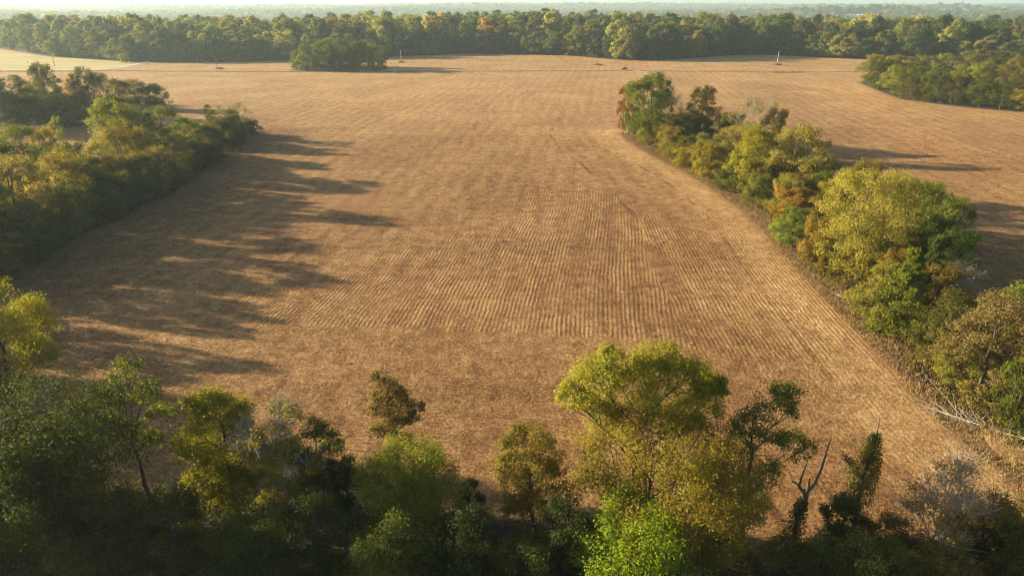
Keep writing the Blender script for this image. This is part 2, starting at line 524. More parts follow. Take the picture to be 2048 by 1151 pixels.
drr, dff, dll = row_coord(xf, yf)
PASTURE = [(-2500, 586), (-345, 586), (-338, 612), (-345, 645), (-352, 690), (-500, 770), (-1100, 1215), (-2600, 1340)]
dpast = -sdist(xf, yf, PASTURE)
past_v = sstep(-4, 4, dpast)
nxg, nyg = len(gx), len(gy)
ii = (np.arange(nyg - 1)[:, None] * nxg + np.arange(nxg - 1)[None, :]).ravel()
faces = np.stack([ii, ii + 1, ii + nxg + 1, ii + nxg], axis=1)
fc_d = dwood[faces].mean(axis=1)
fc_p = dpast[faces].mean(axis=1)
fc_y = yf[faces].mean(axis=1)
zone = np.where(fc_d < 0, 0, np.where(fc_p > 0, 2, np.where(fc_y > 583, 3, 1)))
verts_all = np.stack([xf, yf, zf_], axis=1)
for zi, nm, lab in ((0, 'ground', 'shaded woodland floor and wooded hills'), (1, 'field', 'large harvested field of brown soil and pale stubble'),
                    (2, 'pasture', 'pale yellow-green field left of the gravel road'), (3, 'field', 'tan harvested field beyond the ditch')):
    F = faces[zone == zi]
    used, inv = np.unique(F, return_inverse=True)
    me = indexed_mesh(nm, verts_all[used], inv.reshape(F.shape), M_LAND, smooth=True)
    for an, arr in (('wood', np.clip(dwood, -60, 60)), ('edge_right', drr), ('edge_front', dff), ('edge_left', dll), ('pasture', past_v)):
        a = me.attributes.new(an, 'FLOAT', 'POINT')
        a.data.foreach_set('value', arr[used].astype(np.float32))
    o = link(bpy.data.objects.new(nm, me))
    tag(o, lab, kind='structure')

def strip(name, pts, width, mat, lift=.05, step=3.0, jag=.25):
    """a strip lying on the land along a polyline"""
    P = []
    for (a, c) in zip(pts[:-1], pts[1:]):
        n = max(1, int(math.hypot(c[0] - a[0], c[1] - a[1]) / step))
        for k in range(n): P.append((a[0] + (c[0] - a[0]) * k / n, a[1] + (c[1] - a[1]) * k / n))
    P.append(pts[-1])
    P = np.array(P); d = unit(np.gradient(P, axis=0)); nrm = np.stack([-d[:, 1], d[:, 0]], axis=1)
    rng = np.random.default_rng(3)
    cols = np.array([-.5, -.2, .2, .5])
    W = width * (1 + rng.normal(size=(len(P), 4)) * jag * .3)
    XY = P[:, None, :] + nrm[:, None, :] * (cols[None, :, None] * W[:, :, None])
    Z = tz(XY[..., 0], XY[..., 1]) + lift + np.array([-.03, .03, .03, -.03])[None]
    V = np.concatenate([XY, Z[..., None]], axis=2).reshape(-1, 3)
    i = (np.arange(len(P) - 1)[:, None] * 4 + np.arange(3)[None]).ravel()
    return link(bpy.data.objects.new(name, indexed_mesh(name, V, np.stack([i, i + 1, i + 5, i + 4], axis=1), mat, True)))

tag(strip('road', [(-420, 592), (-375, 590.5), (-350, 592), (-341, 600), (-338, 614), (-342, 640), (-352, 690), (-360, 720)], 5.5, M_GRAVEL, .12), 'pale gravel road curving into the woods', kind='structure')
tag(strip('track', [(-350, 591), (-250, 591.5), (-173, 591), (-30, 588), (40, 595), (94, 600), (150, 592), (190, 586), (240, 580), (330, 584)], 3.2, M_TRACK, .10), 'faint dirt track beside the ditch', kind='structure')
tag(strip('track', [(97, 598), (104, 588), (108, 570), (103, 540), (92, 500), (80, 450)], 5.0, M_TRACK, .10, jag=.8), 'pale worn dirt turn-off by the parked car', kind='structure')

# ------------------------------------------------------------------ trees
PAL = {'lime': (.115, .125, .022), 'dark': (.038, .052, .017), 'mid': (.062, .083, .022), 'ygreen': (.105, .118, .014), 'yolive': (.108, .107, .027),
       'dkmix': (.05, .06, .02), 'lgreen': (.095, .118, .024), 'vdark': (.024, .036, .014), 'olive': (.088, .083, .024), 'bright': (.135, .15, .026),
       'yolive2': (.112, .108, .024), 'vivid': (.088, .135, .014), 'deep': (.042, .056, .015), 'tan': (.15, .115, .06), 'dkolive': (.05, .053, .021),
       'pale': (.125, .118, .055), 'tanolive': (.078, .08, .042), 'leaf': (.048, .074, .013), 'rust': (.11, .055, .03), 'ylime': (.125, .135, .022),
       'paleg': (.135, .135, .052), 'orange': (.145, .108, .022), 'paley': (.145, .15, .048), 'cedar': (.068, .09, .018), 'dkcedar': (.034, .05, .016),
       'tangrey': (.20, .155, .085), 'lgreen2': (.10, .12, .035), 'dkgrey': (.048, .058, .028), 'dusty': (.098, .085, .052)}
PAL = {k: (v[0] * 1.64, v[1] * 1.48, v[2] * .92) for k, v in PAL.items()}

def bez(a, m, c, n):
    t = np.linspace(0, 1, n)[:, None]
    return (1 - t) ** 2 * a + 2 * t * (1 - t) * m + t * t * c

PROF = {'round': lambda t: (1 - abs(2 * t - 1) ** 2.2) ** .55, 'dome': lambda t: max(0, 1 - t ** 2.6) ** .5 * (.75 + .25 * min(1, t * 4)),
        'cone': lambda t: (1 - t) ** .8 * .95 + .06, 'vase': lambda t: .45 + .55 * math.sin(math.pi * min(1, t * .78 + .12)), 'tall': lambda t: (1 - abs(2 * t - 1) ** 3) ** .5 * .9}

def make_tree(seed, H, R, n=6000, lobes=8, puffs=11, L=.3, cb=.25, shape='round', lobe_r=.52, bare=0.0, topbare=0.0, lean=(0, 0), bark=None,
              trunk_r=None, limb=1.0, twigs=3, leafmat=None, flat=.75, sides=5, name='tree', stems=1, z_under=-.5, lobes_at=None):
    rng = np.random.default_rng(seed)
    bark = bark or M_BARK
    trunk_r = trunk_r or (.10 + H * .0125)
    tb = Tubes(sides)
    prof = PROF[shape]
    # trunk
    top_t = .78 if shape in ('round', 'dome', 'cone', 'tall') else max(cb + .12, .45)
    nseg = 8
    tt = np.linspace(0, 1, nseg)
    wob = np.cumsum(rng.normal(size=(nseg, 2)) * .012 * H, axis=0); wob -= wob[0]
    lean = np.array(lean, float)
    TR = np.stack([wob[:, 0] + lean[0] * tt, wob[:, 1] + lean[1] * tt, z_under + tt * (H * top_t - z_under)], axis=1)
    trad = trunk_r * (1 - tt * .78); trad[0] *= 1.35
    tb.add(TR, trad)
    for k in range(stems - 1):
        d = rng.normal(size=2) * R * .22
        tb.add(np.stack([wob[:, 0] * .5 + d[0] * (.3 + tt), wob[:, 1] * .5 + d[1] * (.3 + tt), z_under + tt * (H * top_t * .8 - z_under)], axis=1), trad * .7)
    def trunk_at(z):
        f = np.clip((z - z_under) / (H * top_t - z_under), 0, 1)
        return np.array([np.interp(f, tt, TR[:, 0]), np.interp(f, tt, TR[:, 1]), z_under + f * (H * top_t - z_under)]), np.interp(f, tt, trad)
    # lobes of the crown, each on a limb of its own; centres kept apart inside the crown's outline
    C, CR, PB = [], [], []
    for i in range(len(lobes_at) if lobes_at else lobes):
        best = None
        for _ in range(14):
            t = rng.uniform(.04, .97) ** .78 if i else .86
            pr = prof(float(t))
            lr = R * lobe_r * (rng.uniform(.75, 1.2) if i else 1.1) * (.5 + .5 * pr)
            rr = max(0, R * pr - lr * .8) * math.sqrt(rng.uniform(.15, 1)) if i else .1 * R
            ang = rng.random() * 6.283
            z = H * (cb + (1 - cb) * t)
            z = min(z, H - lr * flat * .95); z = max(z, lr * flat * .6)
            lc = np.array([lean[0] * z / H + math.cos(ang) * rr, lean[1] * z / H + math.sin(ang) * rr, z])
            q = min([np.linalg.norm((lc - c) * np.array([1, 1, 1.15])) / (lr + r_) for c, r_ in zip(C, CR)], default=9)
            if best is None or q > best[0]: best = (q, lc, lr, rr, ang, t)
        q, lc, lr, rr, ang, t = best
        if lobes_at:
            lc = np.array(lobes_at[i][:3], float); lr = lobes_at[i][3]; rr = math.hypot(lc[0], lc[1]); ang = math.atan2(lc[1], lc[0]); t = lc[2] / H
        z = lc[2]
        C.append(lc); CR.append(lr)
        zr = max(.12 * H, z - rr * rng.uniform(.6, 1.1) - lr * .6)
        a, ar = trunk_at(min(zr, H * top_t * .97))
        mid = (a + lc) / 2 + np.array([0, 0, -.08 * rr]) + rng.normal(size=3) * .08 * R
        r0 = max(.03, min(ar * .75, (.045 + .018 * lr) * limb))
        pts = bez(a, mid, lc, 6)
        tb.add(pts, np.linspace(r0, max(.02, r0 * .35), 6))
        # puffs of leaves around the lobe
        d = unit(rng.normal(size=(puffs * 3, 3)) + np.array([math.cos(ang) * .35, math.sin(ang) * .35, .3]))
        d = d[d[:, 2] > -.65][:puffs]
        pr_ = lr * rng.uniform(.26, .56, size=len(d))
        pc = lc + d * (lr * rng.uniform(.5, .98, size=len(d)))[:, None] * np.array([1, 1, flat])
        isbare = rng.random(len(d)) < (bare if t < .62 else max(bare, topbare))
        for k in range(len(d)):
            if k < twigs or isbare[k]:
                m2 = (lc + pc[k]) / 2 + rng.normal(size=3) * .12 * lr
                tip = pc[k] + d[k] * pr_[k] * (.9 if isbare[k] else .2)
                s0 = pts[3] if k % 2 else lc
                qq = bez(s0, m2, tip, 4)
                tb.add(qq, np.linspace(max(.02, r0 * .4), .012, 4))
                if isbare[k]:
                    for _ in range(5):
                        e = qq[2] + rng.normal(size=3) * pr_[k] * 1.0 + np.array([0, 0, pr_[k] * .5])
                        tb.add(np.array([qq[rng.integers(1, 3)], (qq[2] + e) / 2 + rng.normal(size=3) * .06, e]), np.array([.024, .017, .010]))
        for k in range(len(d)):
            PB.append((pc[k], pr_[k], .06 if isbare[k] else 1.0))
    pc = np.array([p[0] for p in PB]); pr_ = np.array([p[1] for p in PB]); pw = np.array([p[2] for p in PB]) * pr_ ** 1.9 * rng.uniform(.5, 1.5, size=len(PB))
    idx = rng.choice(len(PB), size=n, p=pw / pw.sum())
    d = unit(rng.normal(size=(n, 3)))
    rad_ = pr_[idx] * rng.random(n) ** .42
    P = pc[idx] + d * rad_[:, None] * np.array([1, 1, .8])
    # some stray leaves soften the outline
    stray = rng.random(n) < .09
    P[stray] += rng.normal(size=(stray.sum(), 3)) * (pr_[idx][stray] * .45)[:, None]
    P[:, 2] = np.maximum(P[:, 2], .1)
    cen = np.array([lean[0] * .6, lean[1] * .6, H * (cb + 1) * .5])
    N = unit(d * .75 + unit(P - cen) * .45 + np.array([0, 0, .25]) + rng.normal(size=(n, 3)) * .42)
    crown = quads_mesh(name + '_crown', leaf_quads(P, N, L * rng.uniform(.6, 1.35, size=n), rng), leafmat or M_LEAF)
    trunk = tb.mesh(name + '_trunk', bark)
    return trunk, crown

def make_cedar(seed, H, R, n, L, leafmat=None):
    rng = np.random.default_rng(seed)
    tb = Tubes(5)
    zz = np.linspace(-.4, H * .96, 7)
    tb.add(np.stack([zz * 0, zz * 0, zz], axis=1), np.linspace(.2, .03, 7))
    Ps, Ns = [], []
    nb = 150
    for i in range(nb):
        t = rng.random() ** 1.15
        z = H * (.03 + .95 * t)
        r = R * (1 - t) ** .62 * rng.uniform(.55, 1.08)
        ang = rng.random() * 6.28
        d = np.array([math.cos(ang), math.sin(ang), .32])
        tip = np.array([math.cos(ang) * r, math.sin(ang) * r, z])
        root = np.array([0, 0, max(0, z - .3 * r)])
        if i % 3 == 0: tb.add(np.stack([root, (root + tip) / 2, tip]), np.array([.05, .03, .012]))
        m = n // nb
        u = rng.random(m) ** .5
        spread = (.22 + .5 * (1 - u)) * (.35 + .22 * r)
        p = root + (tip - root) * u[:, None] + rng.normal(size=(m, 3)) * spread[:, None] * np.array([1, 1, .7])
        Ps.append(p)
        Ns.append(unit(rng.normal(size=(m, 3)) * .7 + d))
    P = np.concatenate(Ps); N = np.concatenate(Ns)
    P[:, 2] = np.clip(P[:, 2], .1, H)
    crown = quads_mesh('cedar_crown', leaf_quads(P, N, L * rng.uniform(.6, 1.3, size=len(P)), rng, aspect=.4), leafmat or M_LEAF)
    return tb.mesh('cedar_trunk', M_BARK), crown

def plant(name, trunk, crown, x, y, sc, rz, col, autumn, label, group=None, cat='tree', dz=0.0):
    root = bpy.data.objects.new(name, None)
    root.empty_display_size = 1.0
    root.location = (x, y, z1(x, y) + dz)
    root.rotation_euler = (0, 0, rz)
    root.scale = sc
    link(root)
    tag(root, label, cat, group)
    t = link(bpy.data.objects.new('trunk', trunk), root)
    c = link(bpy.data.objects.new('crown', crown), root)
    c['tint'] = [float(v) for v in col]
    c['autumn'] = float(autumn)
    return root

FOREGROUND = [
 (-60.8,72.5,20.3,13.7,'lime',0.15,'tall yellow-green tree cut off by the left edge, rising above the dark woods',{'n': 20000, 'lobes': 9, 'shape': 'round'}),
 (-39.1,48.6,21.5,14.2,'vdark',0.1,'broad dark green tree in the woods just left of the thin forked tree',{'n': 20000, 'lobes': 11}),
 (-36.8,57.0,19.5,7.4,'mid',0.05,'thin tree with a bare forked grey trunk and a wispy green top',{'n': 4600, 'lobes': 9, 'cb': 0.42, 'shape': 'vase', 'bare': 0.3, 'lobe_r': 0.42}),
 (-28.9,56.6,16.4,8.9,'ygreen',0.25,'rounded dense yellow-green tree beside the half-bare yellow tree',{'n': 19000, 'lobes': 13, 'cb': 0.1}),
 (-22.3,54.4,16.2,9.6,'yolive',0.3,'half-bare tree with grey upper twigs and yellowing lower leaves',{'n': 8200, 'lobes': 9, 'cb': 0.22, 'bare': 0.42, 'topbare': 0.72, 'lobe_r': 0.44}),
 (-19.7,57.3,11.8,6.3,'dark',0.25,'dark thin-leaved tree close behind the half-bare yellow tree',{'n': 6000, 'lobes': 7, 'bare': 0.2}),
 (-13.1,63.3,14.7,6.4,'dkmix',0.95,'narrow young tree with dark green and rusty red leaves, alone against the field',{'n': 6000, 'cb': 0.08, 'bare': 0.08, 'lobes_at': [(-0.7, 0, 13.4, 1.2), (-0.4, 0.3, 11.6, 1.6), (0.5, -0.3, 11.2, 1.4), (-0.8, 0, 9.6, 1.7), (0.9, 0.3, 9.2, 1.8), (0.2, 0, 7.6, 1.9), (1.9, 0, 8.4, 1.1), (-0.9, 0.2, 6.2, 1.6), (0.8, 0, 5.2, 1.6), (3.0, 0, 9.6, 0.8)]}),
 (-9.9,54.4,11.7,10.5,'lgreen',0.1,'spreading light green tree below the narrow red-leaved tree',{'n': 14000, 'lobes': 11, 'cb': 0.2}),
 (-17.3,57.7,7.2,4.9,'vdark',0.05,'small dark round tree between the half-bare tree and the spreading light green tree',{'n': 5500, 'lobes': 6, 'cb': 0.1}),
 (-4.4,57.0,5.0,3.2,'vdark',0.05,'small dark bush alone at the edge of the bare soil',{'n': 3500, 'lobes': 5, 'cb': 0.05}),
 (2.1,53.0,14.3,7.8,'olive',0.45,'leaning olive tree with small yellowing leaves, left of the tallest tree',{'n': 11000, 'lobes': 10, 'cb': 0.15, 'lean': (-0.5, 0)}),
 (11.8,55.1,21.7,17.8,'bright',0.12,'tallest foreground tree with a wide bright yellow-green top and grey limbs',{'n': 17000, 'lobes': 10, 'cb': 0.52, 'shape': 'vase', 'limb': 1.5, 'bare': 0.06, 'flat': 0.95, 'lobes_at': [(-3.8, 0, 17.6, 2.8), (-2.4, 0.5, 19.4, 1.9), (0.4, 0.3, 18.3, 2.9), (2.2, -0.8, 16.8, 2.4), (4.6, 0.4, 17.9, 2.5), (5.9, -0.5, 15.2, 2.4), (-6.3, 0, 16.2, 1.7), (3.0, 1, 19.3, 1.7), (-4.4, 1, 14.4, 1.8), (7.2, 0.5, 16.8, 1.5), (4.6, 0.5, 13.2, 1.9), (-2.2, 0.8, 13.6, 1.6)]}),
 (13.4,51.4,16.1,17.9,'yolive2',0.35,'wide olive-yellow tree in front of the tallest tree, its trunks showing below',{'n': 21000, 'lobes': 17, 'cb': 0.3, 'shape': 'round', 'lobe_r': 0.36, 'bare': 0.05}),
 (11.0,44.6,11.4,12.7,'vivid',0.06,'bright leaf-green tree cut off by the bottom edge under the tallest tree',{'n': 16000, 'lobes': 10, 'cb': 0.2}),
 (23.1,53.7,18.7,7.8,'mid',0.15,'irregular dark green tree with one long side limb, right of the tallest tree',{'n': 7000, 'cb': 0.3, 'bare': 0.1, 'flat': 0.95, 'lobes_at': [(0.8, 0, 16.4, 2.0), (1.7, 0, 17.4, 1.5), (-0.3, 0.3, 14.4, 2.0), (0.6, -0.3, 12.6, 2.0), (-1.9, 0, 13.4, 1.5), (2.2, 0.4, 15.0, 1.4), (3.4, 0, 11.6, 1.8), (4.6, 0.2, 11.2, 1.2), (-0.5, 0.3, 10, 2.1), (1, 0, 7.8, 2.2), (-1.2, 0, 5.8, 2.0), (0.6, 0.3, 4, 2.1)]}),
 (18.4,47.7,14.3,8.3,'yolive',0.6,'patchy tree with orange-yellow leaves low down, left of the two-pronged dead trunk',{'n': 9500, 'lobes': 9, 'cb': 0.2}),
 (38.2,49.5,12.9,9.5,'tan',0.5,'leaning nearly leafless tree with a few pale tan leaves at the lower right',{'n': 2400, 'lobes': 8, 'cb': 0.4, 'bare': 0.6, 'lobe_r': 0.44, 'lean': (1.8, 0), 'shape': 'vase'}),
 (31.4,51.4,8.1,5.4,'deep',0.1,'dark green bush between the two-pronged dead trunk and the ivy-covered trunk',{'n': 6500, 'lobes': 7, 'cb': 0.05}),
 (43.3,49.5,9.7,7.8,'olive',0.4,'loose olive bush near the lower right corner, behind a darker low one',{'n': 5200, 'lobes': 9, 'cb': 0.05, 'bare': 0.25}),
 (44.0,46.8,8.6,6.6,'deep',0.2,'dark green low bush in the lower right corner',{'n': 6500, 'lobes': 7, 'cb': 0.05}),
 (30.7,45.7,7.9,8.7,'mid',0.3,'loose mid green bush at the bottom edge right of the dead trunk',{'n': 7000, 'lobes': 8, 'cb': 0.05, 'bare': 0.15}),
 (37.0,44.9,7.7,7.7,'olive',0.6,'low bush with tan and yellow leaves at the bottom edge by the leaning tree',{'n': 5000, 'lobes': 8, 'cb': 0.05, 'bare': 0.25}),
 (4.6,46.5,11.3,6.5,'vdark',0.1,'dark shaded tree between the olive tree and the bright leaf-green tree',{'n': 8000, 'lobes': 8, 'cb': 0.1}),
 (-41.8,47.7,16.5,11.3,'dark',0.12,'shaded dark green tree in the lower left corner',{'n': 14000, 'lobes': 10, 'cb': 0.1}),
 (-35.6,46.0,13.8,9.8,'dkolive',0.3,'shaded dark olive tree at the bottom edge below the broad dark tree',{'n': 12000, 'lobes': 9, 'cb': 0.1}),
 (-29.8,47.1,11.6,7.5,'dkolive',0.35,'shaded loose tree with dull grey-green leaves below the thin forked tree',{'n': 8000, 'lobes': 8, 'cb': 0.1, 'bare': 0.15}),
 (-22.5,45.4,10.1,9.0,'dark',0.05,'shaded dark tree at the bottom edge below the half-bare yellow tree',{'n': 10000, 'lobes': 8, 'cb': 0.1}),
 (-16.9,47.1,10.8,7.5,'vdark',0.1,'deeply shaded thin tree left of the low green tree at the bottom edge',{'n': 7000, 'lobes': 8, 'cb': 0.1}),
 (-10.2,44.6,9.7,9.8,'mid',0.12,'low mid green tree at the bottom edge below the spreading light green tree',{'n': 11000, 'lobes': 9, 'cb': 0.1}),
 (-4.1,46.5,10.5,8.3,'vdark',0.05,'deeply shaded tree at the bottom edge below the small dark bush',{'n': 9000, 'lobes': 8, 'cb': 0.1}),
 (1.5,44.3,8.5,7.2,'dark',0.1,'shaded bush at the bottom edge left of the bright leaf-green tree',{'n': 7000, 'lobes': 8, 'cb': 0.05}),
 (23.1,45.1,8.0,6.5,'dkolive',0.35,'shaded bush at the bottom edge between the orange-leaved tree and dead trunk',{'n': 6000, 'lobes': 8, 'cb': 0.05}),
 (36.7,50.7,5.5,5.7,'olive',0.5,'low tan-green bush at the foot of the ivy-covered trunk',{'n': 3200, 'lobes': 8, 'cb': 0.0, 'bare': 0.2}),
 (44.5,52.3,4.7,6.8,'pale',0.5,'pale thin bush behind the leaning nearly leafless tree',{'n': 2600, 'lobes': 8, 'cb': 0.0, 'bare': 0.3}),
 (48.5,51.4,7.3,5.7,'olive',0.35,'loose olive bush at the right edge below the golden grass',{'n': 3400, 'lobes': 8, 'cb': 0.0, 'bare': 0.2}),
 (27.2,46.5,7.2,6.6,'mid',0.3,'loose green bush at the foot of the two-pronged dead trunk',{'n': 4200, 'lobes': 8, 'cb': 0.0, 'bare': 0.15}),
]
HEDGE_TREES = [
 ('bare_a',-112.1,279.8,13.7,15.7,'pale',0.2,'pale twiggy half-bare tree at the far end of the left hedgerow'),
 ('round_b',-109.1,284.3,6.9,7.0,'dark',0.1,'small dark bush at the very tip of the left hedgerow'),
 ('tall_a',-114.3,262.7,15.5,11.7,'deep',0.05,'small dark green pointed tree near the far end of the left hedgerow'),
 ('round_a',-108.8,238.8,12.9,15.6,'ygreen',0.15,'low yellow-green tree left of the dark pointed tree in the left hedgerow'),
 ('open_a',-113.1,221.5,20.6,15.2,'mid',0.1,'tall mid green tree in the left hedgerow, right of the tallest light green one'),
 ('round_c',-113.5,238.8,14.8,10.7,'mid',0.1,'mid green tree filling the left hedgerow between two taller neighbours'),
 ('round_a',-125.2,217.9,23.8,17.0,'lgreen',0.08,'tallest light green tree of the left hedgerow'),
 ('tall_b',-121.5,223.0,18.7,7.4,'deep',0.05,'narrow dark tree wedged behind the tallest light green tree of the left hedgerow'),
 ('round_b',-100.4,190.8,14.0,11.3,'tanolive',0.4,'tan-green rounded tree low in the left hedgerow'),
 ('open_b',-104.9,183.3,21.6,18.1,'olive',0.35,'broad olive-yellow tree in the left hedgerow in front of the tallest light green one'),
 ('tall_a',-135.5,206.4,19.4,8.7,'lgreen',0.15,'light green tree behind the left hedgerow, its top against the bare soil'),
 ('round_c',-130.6,192.5,18.5,12.7,'yolive',0.4,'yellowish tree in the left hedgerow below the light green top'),
 ('open_a',-128.4,178.2,21.7,15.7,'mid',0.12,'speckled mid green tree at the left edge of the left hedgerow'),
 ('round_a',-136.5,174.3,20.6,16.7,'mid',0.15,'mid green tree partly outside the left edge, behind the speckled one'),
 ('open_b',-107.5,160.2,18.6,17.9,'yolive',0.3,'wide yellow-green tree in the middle of the left hedgerow'),
 ('open_a',-108.0,145.2,20.7,17.9,'pale',0.25,'pale speckled olive tree at the left edge of the left hedgerow'),
 ('round_b',-106.7,170.6,12.8,14.0,'deep',0.1,'dark green tree in the left hedgerow right of the wide yellow-green one'),
 ('round_c',-100.1,180.2,13.1,13.4,'dark',0.08,'dark green tree low in the left hedgerow below the broad olive one'),
 ('open_a',-99.1,196.5,11.4,12.3,'dkolive',0.3,'dull olive-brown low tree on the field side of the left hedgerow'),
 ('round_b',-103.6,229.1,9.2,11.7,'dark',0.1,'dark low tree on the field side near the far end of the left hedgerow'),
 ('open_b',-102.5,150.2,12.5,14.7,'mid',0.15,'shaded mid green tree on the field side, with bare trunks at its foot'),
 ('round_c',-100.1,133.7,12.7,14.3,'dark',0.1,'shaded dark green tree low at the left edge of the left hedgerow'),
 ('round_b',-99.8,162.7,8.4,10.4,'deep',0.1,'shaded dark tree at the foot of the left hedgerow above the bare trunks'),
 ('round_a',53.6,273.1,26.8,21.7,'leaf',0.05,'rich leaf-green tall tree at the far end of the right hedgerow'),
 ('open_a',46.6,289.1,20.2,7.8,'rust',0.7,'small rusty red tree tucked against the tall leaf-green tree'),
 ('round_c',72.4,266.8,22.1,18.7,'olive',0.15,'tall olive-green tree second from the far end of the right hedgerow'),
 ('open_b',61.8,262.7,12.6,17.1,'olive',0.3,'lower olive tree between the leaf-green tree and the tall olive one'),
 ('bare_b',63.8,280.9,19.1,12.0,'tan',0.4,'thin tan twiggy tree behind the leaf-green tree'),
 ('round_b',80.6,254.9,14.2,13.2,'deep',0.05,'dark green low tree behind the tall olive-green tree'),
 ('bare_a',84.6,244.0,20.2,17.6,'pale',0.15,'pale leafless twiggy tree in the middle of the right hedgerow'),
 ('round_b',90.3,238.8,18.3,10.7,'tanolive',0.35,'brownish olive tree top beside the pale leafless tree'),
 ('open_b',70.0,213.0,16.2,17.1,'pale',0.2,'pale grey-olive tree left of the bright yellow-green tree'),
 ('round_b',66.6,224.5,10.0,8.5,'mid',0.08,'mid green shrub at the field edge below the tall olive-green tree'),
 ('open_a',63.1,233.1,9.7,10.2,'dkolive',0.25,'dull olive shrub at the field edge left of the mid green shrub'),
 ('round_c',68.4,194.2,19.3,16.8,'ylime',0.12,'bright yellow-green tree in the middle of the right hedgerow'),
 ('open_a',77.9,185.4,21.0,20.6,'paleg',0.15,'large pale olive-green tree right of the bright yellow-green one'),
 ('round_b',69.6,164.4,10.2,11.4,'orange',0.5,'small orange-yellow tree with green skirts in the right hedgerow'),
 ('open_b',72.7,153.1,10.2,10.4,'olive',0.3,'olive tree between the small orange one and the biggest light tree'),
 ('vase_a',68.4,126.0,22.7,19.5,'paley',0.1,'biggest light yellow-green tree in the right hedgerow, its dark limbs showing'),
 ('round_c',69.6,136.1,8.8,12.5,'paley',0.12,'pale yellow-olive low tree at the foot of the biggest light tree'),
 ('round_b',84.1,133.1,12.9,11.2,'mid',0.15,'mid green tree behind the biggest light yellow-green tree'),
 ('cedar_a',64.5,103.3,15.0,12.2,'cedar',0.05,'dense green cedar with feathery tips in the right hedgerow'),
 ('cedar_b',73.2,111.5,13.6,7.0,'dkcedar',0.02,'darker pointed cedar close behind the feathery green cedar'),
 ('bare_b',81.4,114.8,7.8,11.7,'tangrey',0.3,'bare grey-twigged tree with a tan top in the right hedgerow'),
 ('round_c',65.1,91.6,12.1,10.3,'dkolive',0.15,'dark olive tree below the bare grey-twigged tree'),
 ('open_a',64.8,81.6,16.2,12.6,'dusty',0.12,'dusty brown-olive tree at the right edge of the photo'),
 ('open_b',63.9,84.5,7.9,9.1,'lgreen2',0.25,'low light green bushy tree at the foot of the dusty brown-olive tree'),
 ('round_b',63.7,73.6,11.3,8.0,'deep',0.1,'dark green tree cut off by the right edge above the fallen pale trunk'),
 ('round_a',75.8,85.9,17.0,13.8,'mid',0.2,'green tree beyond the right edge of the photo, behind the dusty brown-olive one'),
 ('round_a',-210.9,296.4,23.0,21.0,'dark',0.05,'dark tree at the left edge in the far left grove'),
 ('round_c',-206.4,312.3,27.0,20.3,'dkgrey',0.1,'tallest grey-green tree of the far left grove'),
 ('open_b',-217.4,317.9,17.2,13.6,'yolive',0.3,'yellowish tree between the dark edge tree and the tallest one in the far left grove'),
 ('tall_a',-206.4,319.3,20.9,12.4,'dkgrey',0.1,'grey-green narrow tree beside the tallest tree of the far left grove'),
 ('open_a',-203.2,326.7,20.3,8.3,'orange',0.8,'orange-leaved tree in the middle of the far left grove'),
 ('round_a',-190.3,317.9,24.7,18.4,'dark',0.05,'dark rounded tall tree right of the orange one in the far left grove'),
 ('round_b',-195.7,306.8,14.8,19.7,'tanolive',0.35,'dull olive tree in front of the orange one in the far left grove'),
 ('round_c',-186.2,332.9,17.9,18.9,'dkolive',0.15,'low olive-topped tree towards the right of the far left grove'),
 ('round_b',-186.9,363.4,13.3,17.0,'dark',0.1,'dark rounded tree at the right tip of the far left grove'),
 ('open_b',-195.2,363.4,15.2,18.0,'olive',0.25,'sunlit olive tree behind the right tip of the far left grove'),
 ('round_b',-183.0,315.1,12.8,18.0,'vdark',0.05,'very dark low tree at the front of the far left grove'),
 ('round_c',-210.0,301.5,13.3,21.6,'vdark',0.05,'very dark low tree at the front left of the far left grove'),
 ('round_a',-225.7,296.4,25.0,23.1,'dark',0.05,'dark tree outside the left edge in the far left grove'),
]
COPSE_TREES = [
 (-170.8, 588.6, 20.6, 18.0), (-157.9, 593.3, 23.8, 20.6), (-143.0, 593.3, 25.0, 21.4), (-127.3, 588.6, 23.7, 20.4), (-113.6, 593.3, 21.9, 17.3), (-170.5, 612.8, 25.0, 18.7), (-156.9, 623.0, 25.3, 20.7), (-140.5, 623.0, 24.9, 20.7), (-124.6, 623.0, 23.3, 19.8), (-180.5, 598.1, 15.4, 12.5), (-109.7, 602.9, 16.7, 11.7), (-135.5, 584.0, 19.3, 18.7), (-149.8, 584.0, 18.2, 17.9)]
GROVE_TREES = [
 (246.6, 487.9, 19.8, 23.3), (235.5, 454.7, 19.3, 22.7), (229.3, 423.1, 17.8, 21.1), (231.3, 404.2, 14.4, 18.4), (234.7, 391.1, 17.4, 18.5), (242.2, 382.8, 16.9, 16.1), (248.3, 372.9, 15.0, 16.2), (255.1, 365.3, 14.9, 17.1), (262.0, 358.0, 12.9, 15.5), (268.2, 350.9, 13.5, 17.6), (266.8, 518.8, 13.9, 16.7), (266.1, 494.5, 18.8, 17.9), (269.0, 472.3, 17.1, 18.5), (272.8, 454.7, 16.2, 19.1), (280.4, 443.7, 16.2, 18.7), (285.8, 433.1, 18.7, 18.8), (292.9, 423.1, 17.7, 19.0), (297.1, 411.1, 17.6, 18.5), (291.6, 549.6, 14.6, 16.9), (300.7, 541.5, 14.4, 17.4), (309.0, 529.9, 15.9, 17.7), (319.0, 518.8, 15.9, 18.1), (330.4, 511.6, 18.8, 18.6), (337.6, 497.8, 17.3, 18.8), (343.9, 484.7, 19.4, 19.0), (337.0, 593.3, 13.4, 16.5), (352.0, 584.0, 14.7, 17.1), (369.3, 579.5, 15.8, 17.7), (380.5, 566.3, 18.0, 18.1), (392.5, 557.8, 17.8, 18.6)]

rnd = random.Random(11)
